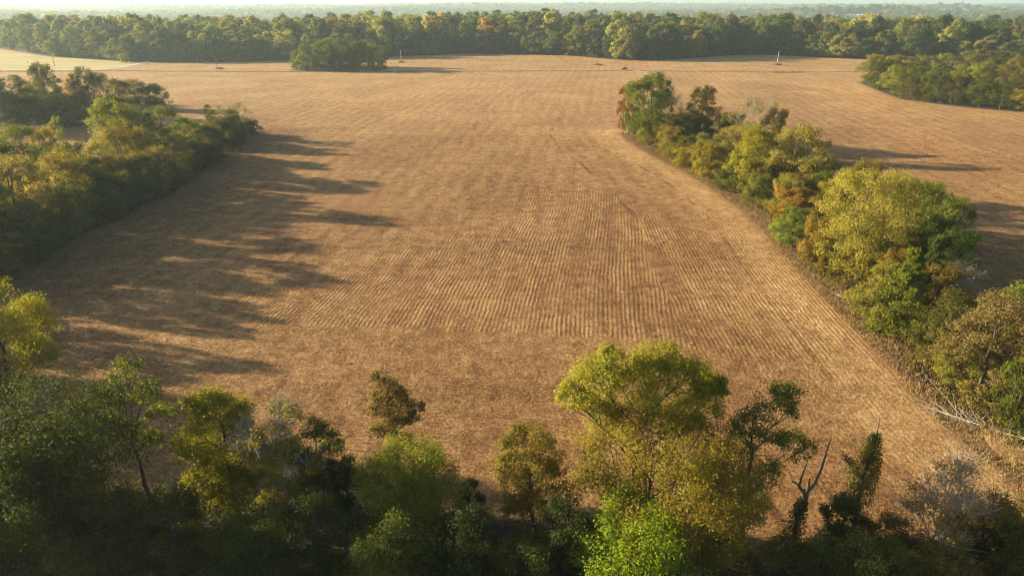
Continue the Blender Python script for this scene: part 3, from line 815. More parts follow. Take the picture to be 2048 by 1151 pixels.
# prototypes shared by the hedgerows and groves: name -> (trunk mesh, crown mesh, height, half width)
PROTO = {}
def proto(key, fn, H, R, **kw):
    t, c = fn(sum(map(ord, key)) * 7, H, R, name=key, **kw) if fn is make_tree else fn(sum(map(ord, key)), H, R, **kw)
    PROTO[key] = (t, c, H, R)
proto('round_a', make_tree, 20, 8, n=19000, lobes=20, puffs=14, L=.38, cb=.03, lobe_r=.44)
proto('round_b', make_tree, 12, 6.2, n=12000, lobes=15, puffs=13, L=.36, cb=.0, lobe_r=.46, stems=2)
proto('round_c', make_tree, 17, 7.5, n=17000, lobes=18, puffs=14, L=.38, cb=.02, lobe_r=.44, shape='dome')
proto('open_a', make_tree, 18, 7.5, n=15000, lobes=20, puffs=13, L=.34, cb=.03, lobe_r=.38, bare=.06)
proto('open_b', make_tree, 16, 8, n=15000, lobes=20, puffs=13, L=.34, cb=.0, lobe_r=.38, bare=.05)
proto('tall_a', make_tree, 17, 5, n=10000, lobes=15, puffs=12, L=.34, cb=.02, shape='cone', lobe_r=.55)
proto('tall_b', make_tree, 19, 4, n=9000, lobes=15, puffs=12, L=.34, cb=.02, shape='tall', lobe_r=.55)
proto('vase_a', make_tree, 22, 9.5, n=27000, lobes=24, puffs=16, L=.33, cb=.06, shape='vase', lobe_r=.38, limb=1.5)
proto('bare_a', make_tree, 16, 7.5, n=4200, lobes=14, puffs=16, L=.28, cb=.15, lobe_r=.42, bare=.6, bark=M_BARK_PALE, shape='vase')
proto('bare_b', make_tree, 13, 6, n=3600, lobes=13, puffs=16, L=.26, cb=.15, lobe_r=.45, bare=.6, bark=M_BARK_PALE, shape='dome')
proto('cedar_a', make_cedar, 15, 5.6, n=22000, L=.38)
proto('cedar_b', make_cedar, 14, 3.4, n=11000, L=.36)

for (X, Y, H, W, col, aut, lab, ex) in FOREGROUND:
    ex = dict(ex)
    bark = M_BARK_PALE if ex.get('bare', 0) > .3 else M_BARK
    ex['n'] = int(ex['n'] * 1.7); ex['lobes'] = int(ex.get('lobes', 10) * 1.35)
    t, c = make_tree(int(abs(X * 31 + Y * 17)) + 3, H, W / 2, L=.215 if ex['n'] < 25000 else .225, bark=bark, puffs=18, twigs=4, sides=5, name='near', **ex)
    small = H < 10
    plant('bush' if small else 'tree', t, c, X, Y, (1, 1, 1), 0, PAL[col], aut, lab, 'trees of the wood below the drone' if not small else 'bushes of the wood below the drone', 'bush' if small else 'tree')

for (k, X, Y, H, W, col, aut, lab) in HEDGE_TREES:
    t, c, H0, R0 = PROTO[k]
    s = W / 2 / R0
    low = 'shrub' in lab or 'bush ' in lab
    nm = 'cedar_tree' if k.startswith('cedar') else ('shrub' if low else 'tree')
    grp = 'trees of the far left grove' if 'far left grove' in lab else ('trees of the right hedgerow' if X > 0 else 'trees of the left hedgerow')
    plant(nm, t, c, X, Y, (s * rnd.uniform(.94, 1.1), s * rnd.uniform(.94, 1.1), H / H0), rnd.random() * 6.28, PAL[col], aut, lab, grp, 'shrub' if low else 'tree')

GK = ['round_a', 'round_b', 'round_c', 'open_b', 'open_a']
for (X, Y, H, W) in COPSE_TREES:
    k = rnd.choice(['round_a', 'round_c', 'open_a'])
    t, c, H0, R0 = PROTO[k]
    cn = rnd.choice(['dark', 'deep', 'dkolive', 'mid'])
    plant('tree', t, c, X, Y, (W / 2 / R0, W / 2 / R0, H / H0), rnd.random() * 6.28, PAL[cn], .15,
          {'dark': 'dark green', 'deep': 'deep green', 'dkolive': 'dull olive', 'mid': 'mid green'}[cn] + ' tree in the small copse standing alone in the far field', 'trees of the small copse in the far field')
for nfront, (X, Y, H, W) in enumerate(GROVE_TREES):
    k = rnd.choice(GK)
    t, c, H0, R0 = PROTO[k]
    cn, word, au = rnd.choice([('olive', 'olive', .2), ('mid', 'mid green', .12), ('yolive', 'yellow-olive', .35), ('deep', 'deep green', .08), ('tanolive', 'brownish olive', .4), ('lgreen', 'light green', .12), ('dkolive', 'dull olive', .2)])
    plant('tree', t, c, X, Y, (W / 2 / R0, W / 2 / R0, H / H0), rnd.random() * 6.28, PAL[cn], au, word + (' tree on the field edge of the grove jutting in from the right' if nfront < 10 else ' tree deeper inside the grove jutting in from the right'), 'trees of the grove on the right')

# bushes that fill both hedgerows between and below the trees
def filler(poly, n, sep, hl, hh, wl, wh, cols, where, side, seed, tall=False):
    r = random.Random(seed); P = []
    xs = [p[0] for p in poly]; ys = [p[1] for p in poly]
    tries = 0
    while len(P) < n and tries < 20000:
        tries += 1
        x, y = r.uniform(min(xs), max(xs)), r.uniform(min(ys), max(ys))
        if sdist(np.array([x]), np.array([y]), poly)[0] > -.7 or any((x - u) ** 2 + (y - v) ** 2 < sep * sep for u, v in P): continue
        if abs(x) > .80 * y + 20 or math.hypot(x - 60.5, y - 73) < 7.5 or math.hypot(x - 61, y - 115) < 4.5: continue
        P.append((x, y))
        k = r.choice(['round_b', 'open_b', 'round_b', 'round_c'])
        t, c, H0, R0 = PROTO[k]
        H, W = r.uniform(hl, hh), r.uniform(wl, wh)
        cn, word, au = r.choice(cols)
        part_ = 'the far end of ' if y > 225 else ('the middle of ' if y > 150 else 'the near part of ')
        if tall:
            plant('tree', t, c, x, y, (W / 2 / R0, W / 2 / R0, H / H0), r.random() * 6.28, PAL[cn], au, word + ' tree along the far side of ' + where + ', added to fill out its shadow', 'trees of the ' + side, 'tree')
            continue
        plant('bush', t, c, x, y, (W / 2 / R0, W / 2 / R0, H / H0), r.random() * 6.28, [v * r.uniform(.85, 1.15) for v in PAL[cn]], au, word + ' bush below the trees in ' + part_ + where, 'bushes of the ' + side, 'bush')
filler(WOODS['hedge_left'], 64, 6.0, 6.5, 12, 8.5, 13, [('dark', 'dark green', .08), ('mid', 'mid green', .1), ('olive', 'olive', .25), ('deep', 'deep green', .05)], 'the left hedgerow', 'left hedgerow', 3)
filler(WOODS['hedge_right'], 66, 5.0, 6, 12, 7.5, 12.5, [('olive', 'olive', .25), ('mid', 'mid green', .1), ('yolive', 'yellow-olive', .05), ('lgreen2', 'light green', .15), ('ylime', 'light yellow-green', .15)], 'the right hedgerow', 'right hedgerow', 4)

filler([(77, 132), (92, 132), (93, 178), (78, 178)], 11, 7.5, 11, 16, 9, 13, [('olive', 'olive', .2), ('mid', 'mid green', .1), ('paleg', 'pale olive', .1)], 'the right hedgerow', 'right hedgerow', 9, True)  # taller row added behind the hedge to fill out its cast shadow
# trees of the same wood and hedgerow just outside the frame on the left: they stand there and shade the ground in view
for (X, Y, H, W, cn) in [(-61, 52, 21, 13, 'mid'), (-71, 62, 17, 14, 'dark'), (-70, 76, 15, 12, 'mid'), (-82, 55, 18, 14, 'deep'), (-84, 78, 17, 13, 'olive'), (-95, 66, 18, 14, 'dark'), (-74, 46, 17, 13, 'olive'),
                         (-92, 87, 17, 11, 'mid'), (-103, 92, 20, 12, 'dark'), (-101, 101, 16, 10, 'olive'), (-106, 108, 20, 12, 'mid'), (-101, 117, 17, 10, 'deep'), (-107, 125, 19, 12, 'olive'), (-110, 137, 19, 13, 'mid')]:
    k = rnd.choice(['round_a', 'round_c', 'open_a'])
    t, c, H0, R0 = PROTO[k]
    plant('tree', t, c, X, Y, (W / 2 / R0, W / 2 / R0, H / H0), rnd.random() * 6.28, PAL[cn], .15, 'tree of the left wood at or beyond the left edge of the photo', 'trees at the left edge of the photo')

# ------------------------------------------------------------------ the forest beyond the fields
FAR = []
for i, (H, R, sh, cb, n, lr) in enumerate([(24, 9, 'round', .05, 9135, .5), (25, 8, 'dome', .03, 8881, .5), (22, 9.5, 'dome', .05, 9135, .48), (26, 7, 'tall', .04, 8120, .55), (21, 8, 'round', .02, 8627, .5), (23, 8.5, 'vase', .06, 8120, .48), (20, 6, 'cone', .02, 6597, .55)]):
    t, c = make_tree(900 + i * 13, H, R, n=n, lobes=14, puffs=13, L=.82, cb=cb, shape=sh, lobe_r=lr, name='forest', leafmat=M_LEAF_FAR, twigs=0, sides=4, bark=M_BARK)
    FAR.append((t, c, H, R))
FTINT = [('dark green', (.062, .088, .026), .03), ('mid green', (.105, .130, .034), .06), ('dull olive', (.135, .132, .044), .1), ('light yellow-green', (.185, .19, .05), .1), ('tan-yellow', (.23, .19, .07), .25), ('orange-brown', (.19, .13, .045), .35)]
FW = [.34, .30, .18, .145, .03, .005]

edge = WOODS['forest'][2:24]
SEGS = [(-1e9, -345, 'behind the pale green field'), (-345, -185, 'between the gravel road and the small copse'), (-185, -100, 'behind the small copse'),
        (-100, 90, 'behind the field left of the parked car'), (90, 255, 'beyond the parked car'), (255, 420, 'behind the white pole on the right'), (420, 1e9, 'behind the grove on the right')]
taken = []
nind = 0
crown_src = {}
for row_i, (off, spc) in enumerate([(5, 12.5), (16, 14.5)]):
    carry = 0.0
    for (a, c) in zip(edge[:-1], edge[1:]):
        dx, dy = c[0] - a[0], c[1] - a[1]
        ln = math.hypot(dx, dy); nx_, ny_ = -dy / ln, dx / ln
        s = carry
        while s < ln:
            x = a[0] + dx * s / ln + nx_ * (off + rnd.uniform(-3, 4)); y = a[1] + dy * s / ln + ny_ * (off + rnd.uniform(-3, 4))
            s += spc * rnd.uniform(.75, 1.3)
            if abs(x) > .80 * y or abs(x) > 560 or any((x - u) ** 2 + (y - v) ** 2 < 70 for u, v in taken): continue
            if -366 < x < -336 and y < 735: continue                      # the road runs in here
            taken.append((x, y))
            fi = rnd.randrange(len(FAR)); t, cm, H0, R0 = FAR[fi]
            word, col, au = rnd.choices(FTINT, FW)[0]
            where = next(w for lo, hi, w in SEGS if lo <= x < hi)
            fb = rnd.uniform(.75, 1.3); sc = rnd.uniform(.8, 1.3)
            o = plant('forest_tree', t, cm, x, y, (sc * rnd.uniform(.95, 1.35), sc * rnd.uniform(.95, 1.35), sc * rnd.uniform(.8, 1.1)), rnd.random() * 6.28,
                      [v * fb for v in col], au, ('large ' if sc > 1.13 else ('small ' if sc < .95 else '')) + f'{word} tree at the forest edge {where}', 'trees at the forest edge')
            crown_src.setdefault(fi, next(ch for ch in o.children if ch.name.startswith('crown')))
            nind += 1
print('forest individuals', nind)

def forest_points():
    rng = np.random.default_rng(21)
    out = []
    for (y0, y1, spc, sc0) in [(560, 1300, 12.0, 1.08), (1300, 2300, 14.0, 1.15), (2300, 3800, 17.0, 1.25), (3800, 6500, 26.0, 1.7), (6500, 11000, 42.0, 2.3)]:
        ys = np.arange(y0, y1, spc)
        half = (y1 * .80 + 60)
        xs = np.arange(-half, half, spc)
        X, Y = np.meshgrid(xs, ys)
        X = X + rng.uniform(-.5, .5, X.shape) * spc; Y = Y + rng.uniform(-.5, .5, Y.shape) * spc
        X, Y = X.ravel(), Y.ravel()
        k = np.abs(X) < Y * .80 + 60
        X, Y = X[k], Y[k]
        d = sdist(X, Y, WOODS['forest'])
        for (cx, cy_, a, b) in CLEARINGS:
            d = np.maximum(d, (1 - np.hypot((X - cx) / a, (Y - cy_) / b)) * 100)
        ok = d < -6
        X, Y = X[ok], Y[ok]
        if y0 < 1300:
            for u, v in taken:
                m = (X - u) ** 2 + (Y - v) ** 2 > 60
                X, Y = X[m], Y[m]
        out.append((X, Y, np.full(len(X), sc0)))
    X = np.concatenate([o[0] for o in out]); Y = np.concatenate([o[1] for o in out]); S = np.concatenate([o[2] for o in out])
    n = len(X)
    tints = np.array([c for _, c, _ in FTINT]); auts = np.array([a for _, _, a in FTINT])
    # stands of one kind: the mix drifts across the forest
    g = np.sin(X * .008 + 1.3) * np.sin(Y * .011 + .4) + .6 * np.sin(X * .021 - Y * .015)
    w = np.array(FW)[None, :] * np.ones((n, 1))
    w[:, 3:5] *= (1 + 1.6 * np.clip(g, 0, 2))[:, None]
    w[:, 0:1] *= (1 + 1.5 * np.clip(-g, 0, 2))[:, None]
    w /= w.sum(1, keepdims=True)
    ti = (rng.random(n)[:, None] > np.cumsum(w, axis=1)).sum(1).clip(0, len(tints) - 1)
    col = tints[ti] * rng.choice([.62, .8, 1.0, 1.25, 1.5], size=(n, 1)) * rng.uniform(.9, 1.1, size=(n, 1))
    me = bpy.data.meshes.new('forest')
    me.vertices.add(n)
    me.vertices.foreach_set('co', np.stack([X, Y, tz(X, Y) - .5], axis=1).astype(np.float32).ravel())
    def put(nm, typ, key, arr):
        a = me.attributes.new(nm, typ, 'POINT'); a.data.foreach_set(key, arr.ravel())
    put('tint', 'FLOAT_VECTOR', 'vector', col.astype(np.float32))
    put('autumn', 'FLOAT', 'value', auts[ti].astype(np.float32))
    put('pick', 'INT', 'value', rng.integers(0, len(crown_src), n).astype(np.int32))
    put('turn', 'FLOAT', 'value', (rng.random(n) * 6.28).astype(np.float32))
    sc = S * rng.choice([.6, .78, .95, 1.15, 1.45], n) * rng.uniform(.92, 1.08, n)
    hz = np.where(S > 1.2, (1 + (S - 1) * .25) / S, 1.0)
    put('size', 'FLOAT_VECTOR', 'vector', np.stack([sc, sc, sc * hz * rng.uniform(.88, 1.1, n)], axis=1).astype(np.float32))
    print('forest instances', n)
    return me

def forest_object(me, srcs):
    o = link(bpy.data.objects.new('forest', me))
    ng = bpy.data.node_groups.new('forest_nodes', 'GeometryNodeTree')
    ng.interface.new_socket('Geometry', in_out='INPUT', socket_type='NodeSocketGeometry')
    ng.interface.new_socket('Geometry', in_out='OUTPUT', socket_type='NodeSocketGeometry')
    N = ng.nodes; Lk = ng.links
    gi = N.new('NodeGroupInput'); go = N.new('NodeGroupOutput')
    jn = N.new('GeometryNodeJoinGeometry')
    for s in srcs:
        oi = N.new('GeometryNodeObjectInfo'); oi.inputs['Object'].default_value = s; oi.inputs['As Instance'].default_value = True
        Lk.new(oi.outputs['Geometry'], jn.inputs[0])
    ip = N.new('GeometryNodeInstanceOnPoints')
    ip.inputs['Pick Instance'].default_value = True
    def named(nm, typ):
        a = N.new('GeometryNodeInputNamedAttribute'); a.data_type = typ; a.inputs['Name'].default_value = nm
        return a.outputs[0]
    Lk.new(gi.outputs[0], ip.inputs['Points']); Lk.new(jn.outputs[0], ip.inputs['Instance'])
    Lk.new(named('pick', 'INT'), ip.inputs['Instance Index'])
    cb = N.new('ShaderNodeCombineXYZ'); Lk.new(named('turn', 'FLOAT'), cb.inputs[2])
    Lk.new(cb.outputs[0], ip.inputs['Rotation'])
    Lk.new(named('size', 'FLOAT_VECTOR'), ip.inputs['Scale'])
    Lk.new(ip.outputs[0], go.inputs[0])
    md = o.modifiers.new('forest_nodes', 'NODES'); md.node_group = ng
    return o
fo = forest_object(forest_points(), [crown_src[k] for k in sorted(crown_src)])
tag(fo, 'mixed autumn forest stretching from behind the edge trees to the horizon', 'forest', kind='stuff')

# ------------------------------------------------------------------ single things in the far fields
t, c, H0, R0 = PROTO['round_b']
plant('tree', t, c, -368, 681, (.82, .82, .72), 1.0, PAL['lgreen'], .15, 'small pale green tree beside the gravel road at the forest edge', None, 'tree')

def dead_trunk(x, y, h):
    tb = Tubes(5); zz = np.linspace(-.3, h, 6); tb.add(np.stack([zz * .05, zz * 0, zz], 1), np.linspace(.35, .12, 6))
    tb.add(np.array([[h * .03, 0, h * .6], [h * .12, 0, h * .8], [h * .15, .2, h * .95]]), np.array([.14, .09, .04]))
    o = link(bpy.data.objects.new('dead_tree', tb.mesh('dead_tree', M_BARK_PALE))); o.location = (x, y, z1(x, y))
    return tag(o, 'pale bare dead trunk standing in front of the dark forest edge', 'dead tree')
dead_trunk(-321, 694, 14)

def utility_pole(x, y, h, mat, lab, lean=0.0):
    root = link(bpy.data.objects.new('utility_pole', None)); root.location = (x, y, z1(x, y)); root.rotation_euler = (0, lean, 0)
    tag(root, lab, 'utility pole', 'utility poles in the far fields')
    tb = Tubes(8); zz = np.linspace(-.5, h, 5); tb.add(np.stack([zz * 0, zz * 0, zz], 1), np.linspace(.23, .17, 5))
    link(bpy.data.objects.new('pole', tb.mesh('pole', mat)), root)
    b = link(bpy.data.objects.new('insulator', box_mesh([(0, 0, h + .16, .16, .16, .3, .6, .6)], M_METAL, 'insulator')), root)
    return root
utility_pole(233, 630, 11.0, M_POLE, 'tall pale utility pole standing in a tuft of weeds beyond the ditch on the right', .04)
utility_pole(-106.5, 690, 9.5, M_POLE, 'pale utility pole right of the small copse')
utility_pole(76, 645, 9.5, M_POLE_DARK, 'thin dark utility pole left of and behind the parked car')
utility_pole(-251.6, 610, 9.5, M_POLE_DARK, 'thin dark utility pole between the gravel road and the small copse')
utility_pole(-402, 629, 9.0, M_POLE_DARK, 'thin dark utility pole in the pale field left of the gravel road')

tbp = Tubes(6); tbp.add(np.array([[0, 0, -.2], [0, 0, 1.0], [0, 0, 2.3]]), np.array([.16, .16, .15]))
mk = link(bpy.data.objects.new('marker_post', tbp.mesh('marker_post', M_WHITEWALL))); mk.location = (-93.4, 566, z1(-93.4, 566))
tag(mk, 'short white marker post at the ditch by the small copse', 'post')

def grass_blades(P, h, rng, wid=.05, lean=.35):
    n = len(P)
    a = rng.random(n) * 6.28
    side = np.stack([np.cos(a), np.sin(a), np.zeros(n)], 1) * wid
    tip = P + np.stack([rng.normal(size=n) * lean * h, rng.normal(size=n) * lean * h, h], 1)
    V = np.stack([P - side, P + side, tip + side * .3, tip - side * .3], axis=1)
    return V.reshape(-1, 3)

def weed_clump(x, y, r, h, lab):
    rng = np.random.default_rng(int(abs(x * 7 + y)))
    n = 420
    a = rng.random(n) * 6.28; q = r * rng.random(n) ** .6
    P = np.stack([np.cos(a) * q, np.sin(a) * q * .8, -.05 + 0 * a], 1)
    o = link(bpy.data.objects.new('weed_clump', quads_mesh('weed_clump', grass_blades(P, h * (1.15 - q / r * .6) * rng.uniform(.6, 1.1, n), rng, .1, .3), M_WEED)))
    o.location = (x, y, z1(x, y))
    return tag(o, lab, 'weeds', 'weed clumps at the utility poles')
weed_clump(233.6, 629, 3.4, 1.9, 'brown weed clump at the foot of the tall pale pole on the right')
weed_clump(-103, 668, 3.0, 1.6, 'brown weed clump in front of the pole right of the small copse')
weed_clump(77.5, 643, 4.2, 1.8, 'brown weed clump at the foot of the dark pole left of the parked car')
weed_clump(-249, 608, 3.6, 1.5, 'brown weed clump at the dark pole between the road and the copse')

# --- the parked car: a dark estate with its bonnet to the left
def parked_car(x, y):
    root = link(bpy.data.objects.new('parked_car', None)); root.location = (x, y, z1(x, y) + .1); root.rotation_euler = (0, 0, rad(4))
    tag(root, 'small dark blue-grey car parked on the track by the ditch', 'car')
    link(bpy.data.objects.new('body', box_mesh([(0, 0, .72, 5.0, 1.9, .62, .97, .95), (0, 0, .42, 4.7, 1.8, .2), (-1.85, 0, 1.075, 1.2, 1.62, .09, .8, .9)], M_CARBODY, 'body')), root)
    cabn = link(bpy.data.objects.new('cabin', box_mesh([(.62, 0, 1.33, 3.5, 1.7, .6, .80, .84)], M_CARBODY, 'cabin')), root)
    rf = link(bpy.data.objects.new('roof_rack', box_mesh([(.6, .6, 1.70, 2.3, .05, .06), (.6, -.6, 1.70, 2.3, .05, .06)], M_METAL, 'roof_rack')), root)
    for sy in (-1, 1):
        link(bpy.data.objects.new('side_window', box_mesh([(.1, sy * .79, 1.36, 1.05, .08, .36, .92, 1), (1.3, sy * .79, 1.36, 1.05, .08, .36, .92, 1)], M_GLASS, 'side_window')), root)
        link(bpy.data.objects.new('headlight', box_mesh([(-2.46, sy * .68, .8, .1, .4, .2)], M_LAMP, 'headlight')), root)
        link(bpy.data.objects.new('tail_light', box_mesh([(2.44, sy * .8, .85, .1, .22, .3)], M_REDLAMP, 'tail_light')), root)
        for sx in (-1.55, 1.55):
            tb = Tubes(14); tb.add(np.array([[sx, sy * .72, .36], [sx, sy * .95, .36]]), np.array([.36, .36]))
            w = link(bpy.data.objects.new('wheel', tb.mesh('wheel', M_TYRE)), root)
            tb = Tubes(12); tb.add(np.array([[sx, sy * .93, .36], [sx, sy * .96, .36], [sx, sy * .965, .36]]), np.array([.24, .22, .001]))
            link(bpy.data.objects.new('rim', tb.mesh('rim', M_RIM)), w)
    link(bpy.data.objects.new('windscreen', box_mesh([(-1.02, 0, 1.36, .16, 1.35, .42, .6, .9)], M_GLASS, 'windscreen')), root)
    link(bpy.data.objects.new('bumper', box_mesh([(-2.5, 0, .5, .14, 1.75, .24)], M_METAL, 'bumper')), root)
parked_car(94, 599.5)

# --- far pale buildings in clearings on the hill slopes
def barn(x, y, L, W, H, lab):
    root = link(bpy.data.objects.new('barn', None)); root.location = (x, y, z1(x, y)); tag(root, lab, 'barn', 'pale barns in the far clearings')
    link(bpy.data.objects.new('wall', box_mesh([(0, 0, H / 2 - .5, L, W, H + 1)], M_WHITEWALL, 'wall')), root)
    V = np.array([(-L / 2 - .4, -W / 2 - .5, H), (L / 2 + .4, -W / 2 - .5, H), (L / 2 + .4, 0, H + W * .28), (-L / 2 - .4, 0, H + W * .28), (-L / 2 - .4, W / 2 + .5, H), (L / 2 + .4, W / 2 + .5, H),
                  (-L / 2 - .4, 0, H + W * .28 - .2), (L / 2 + .4, 0, H + W * .28 - .2)])
    link(bpy.data.objects.new('roof', indexed_mesh('roof', V, [(0, 1, 2, 3), (3, 2, 5, 4), (0, 3, 4, 6), (1, 7, 5, 2)], M_ROOF)), root)
    link(bpy.data.objects.new('door', box_mesh([(0, -W / 2 - .03, H * .36, 5, .12, H * .72)], M_DOORS, 'door')), root)
barn(1745, 3650, 60, 18, 8, 'long white barn in the far clearing above the tall pale pole on the right')
barn(2850, 4850, 55, 18, 9, 'white barn in the farthest clearing on the right')
barn(2975, 4840, 40, 16, 9, 'shorter white barn right of the white barn in the farthest clearing')
barn(2350, 3840, 46, 16, 8, 'white barn in the pale far clearing towards the right edge')
barn(-480, 6350, 80, 24, 12, 'hazy white barn on the horizon above the middle of the forest')

# ------------------------------------------------------------------ dead snags and ivy trunk in the near wood
def snag(pts_list, x, y, lab, name='dead_tree'):
    tb = Tubes(7)
    for pts, r in pts_list: tb.add(np.array(pts, float) + np.random.default_rng(len(pts)).normal(size=(len(pts), 3)) * .06, np.array(r, float) * .62)
    root = link(bpy.data.objects.new(name, tb.mesh(name, M_BARK_DEAD))); root.location = (x, y, z1(x, y))
    return tag(root, lab, 'dead tree')
sn = snag([([(0, 0, -.5), (.1, 0, 3), (.0, .1, 6), (.25, 0, 8), (.2, 0, 9.0)], [.42, .36, .3, .24, .2]),
      ([(.2, 0, 8.6), (-.45, .1, 9.4), (-.3, 0, 10.6), (-.15, 0, 11.8)], [.22, .2, .15, .09]),
      ([(.25, 0, 8.3), (.95, -.1, 9.8), (1.3, 0, 11.3), (1.35, .1, 12.6), (1.65, 0, 14.6)], [.2, .19, .17, .13, .07]),
      ([(-.3, 0, 9.3), (-.85, .1, 9.9), (-1.0, 0, 10.0)], [.16, .12, .1]), ([(0, 0, 5.2), (-1.3, .1, 5.5), (-1.9, 0, 5.4)], [.13, .09, .05]),
      ([(.3, 0, 8.0), (.55, 0, 9.3), (.5, 0, 10.4)], [.2, .16, .1])], 26.6, 50.6, 'two-pronged dead grey trunk with ivy leaves at its foot, lower right')
rng = np.random.default_rng(77)
def ivy(parent, segs, n, r, L, col, aut):
    """leaves hugging a trunk; segs: (x,y,z,weight radius)"""
    S = np.array(segs, float)
    i = rng.integers(0, len(S) - 1, n); f = rng.random(n)[:, None]
    c = S[i] * (1 - f) + S[i + 1] * f
    d = unit(rng.normal(size=(n, 3)) * np.array([1, 1, .5]))
    P = c[:, :3] + d * (c[:, 3] * rng.random(n) ** .5)[:, None]
    o = link(bpy.data.objects.new('ivy', quads_mesh('ivy', leaf_quads(P, unit(d + rng.normal(size=(n, 3)) * .5), L * rng.uniform(.6, 1.3, n), rng), M_LEAF)), parent)
    o['tint'] = col; o['autumn'] = aut
    return o
ivy(sn, [(0, 0, .3, 1.6), (.1, 0, 3, 1.2), (0, .1, 6, .9), (.2, 0, 7.8, .5)], 1900, 1, .26, PAL['deep'], .15)
iv = snag([([(0, 0, -.5), (.1, 0, 4), (-.05, .1, 8), (.25, 0, 12), (.3, 0, 14.9)], [.4, .33, .25, .14, .05]), ([(0, 0, 8), (-1.6, .2, 10), (-2.6, .2, 11.6)], [.1, .07, .03]),
           ([(.05, 0, 7), (1.1, .2, 8.6), (1.3, .2, 9.4)], [.1, .07, .03]), ([(0, 0, 9.5), (-1.0, .2, 11), (-1.3, 0, 11.8)], [.07, .05, .02])], 33.5, 53.2, 'tall narrow trunk wrapped in dark ivy, its bare pale tip sticking out', 'ivy_trunk')
ivy(iv, [(0, 0, .3, 2.1), (.3, 0, 3, 1.5), (-.3, .1, 5, 2.0), (.3, .2, 7, 1.2), (-.2, .1, 8.5, 1.7), (.4, 0, 10.5, .9), (0, 0, 11.5, 1.2), (.25, 0, 13.3, .45)], 6400, 1, .2, PAL['dark'], .5)
ivy(iv, [(-.2, .1, 8.3, .4), (-1.2, .2, 9.6, .7), (-2.1, .2, 10.9, .35)], 420, 1, .2, PAL['dkolive'], .6)
ivy(iv, [(.2, .1, 7.2, .4), (.9, .2, 8.4, .8), (1.3, .2, 9.3, .4)], 420, 1, .2, PAL['dkolive'], .6)

# pale fallen trunks and brush along the right hedgerow
def fallen(parts, x, y, lab, name='fallen_branch', mat=None):
    tb = Tubes(6)
    for pts, r in parts: tb.add(np.array(pts, float), np.array(r, float))
    o = link(bpy.data.objects.new(name, tb.mesh(name, mat or M_BARK_PALE))); o.location = (x, y, z1(x, y))
    return tag(o, lab, 'fallen wood')
fallen([([(-1.2, 1.6, .9), (-.2, .6, .7), (1.6, -.3, .5), (3.2, -1.2, .2)], [.1, .16, .2, .22]), ([(-.2, .6, .7), (-.9, .2, 1.3), (-1.3, .5, 1.6)], [.1, .07, .04]), ([(1, 0, .55), (1.2, .6, 1.3), (1.0, 1.2, 1.7)], [.09, .06, .03])],
       61.2, 115.0, 'white fallen branch at the field edge below the biggest light yellow-green tree')
bparts = [([(-3.6, 5.2, .4), (-.5, 1.6, .7), (2.2, -1.5, .9), (6.0, -4.6, 1.0)], [.04, .08, .11, .14])]
rb = np.random.default_rng(4)
for k in range(40):
    s = rb.uniform(0, 1); p0 = np.array([-2 + 7 * s, 3.4 - 7 * s, .5]) + rb.normal(size=3) * np.array([.5, .5, .1])
    dr_ = np.array([-.7, .9, .12]) + rb.normal(size=3) * .35
    l = rb.uniform(1.5, 4.2)
    bparts.append(([p0, p0 + dr_ * l * .5 + np.array([0, 0, .2]), p0 + dr_ * l], [.03, .022, .01]))
fallen(bparts, 59.3, 73.5, 'pale fallen trunk with brush lying out of the hedgerow at the right edge', 'fallen_tree')

# ------------------------------------------------------------------ stubble, weeds and undergrowth
def field_points(rng, n, y0, y1, xlim):
    Y = np.sqrt(rng.random(n) * (y1 ** 2 - y0 ** 2) + y0 ** 2)
    X = rng.uniform(-1, 1, n) * (Y * .72 + 16)
    return X, Y
def rows_snap(X, Y, rng, keep):
    dr, df, dl = row_coord(X, Y)
    w = 8 * np.sin(X * .05) * np.sin(Y * .04)
    ca, sa = math.cos(ROW_AZ), math.sin(ROW_AZ)
    def grad(fn):
        e = .2
        return (fn(X + e, Y) - fn(X - e, Y)) / (2 * e), (fn(X, Y + e) - fn(X, Y - e)) / (2 * e)
    gr = grad(lambda a, b: seg_dist(a, b, RIGHT_EDGE, False)); gf = grad(lambda a, b: seg_dist(a, b, FRONT_EDGE, False)); gl = grad(lambda a, b: seg_dist(a, b, LEFT_EDGE, False))
    u = X * ca - Y * sa; gx_, gy_ = np.full_like(X, ca), np.full_like(X, -sa)
    for dist, g, lim in ((dl, gl, 22), (df, gf, 43), (dr, gr, 31)):
        m = dist < lim + w * .1
        u = np.where(m, dist, u); gx_ = np.where(m, g[0], gx_); gy_ = np.where(m, g[1], gy_)
    ru = (np.round(u / ROW_W) * ROW_W - u) * (rng.random(len(X)) < keep) + rng.normal(size=len(X)) * .07
    return X + gx_ * ru, Y + gy_ * ru

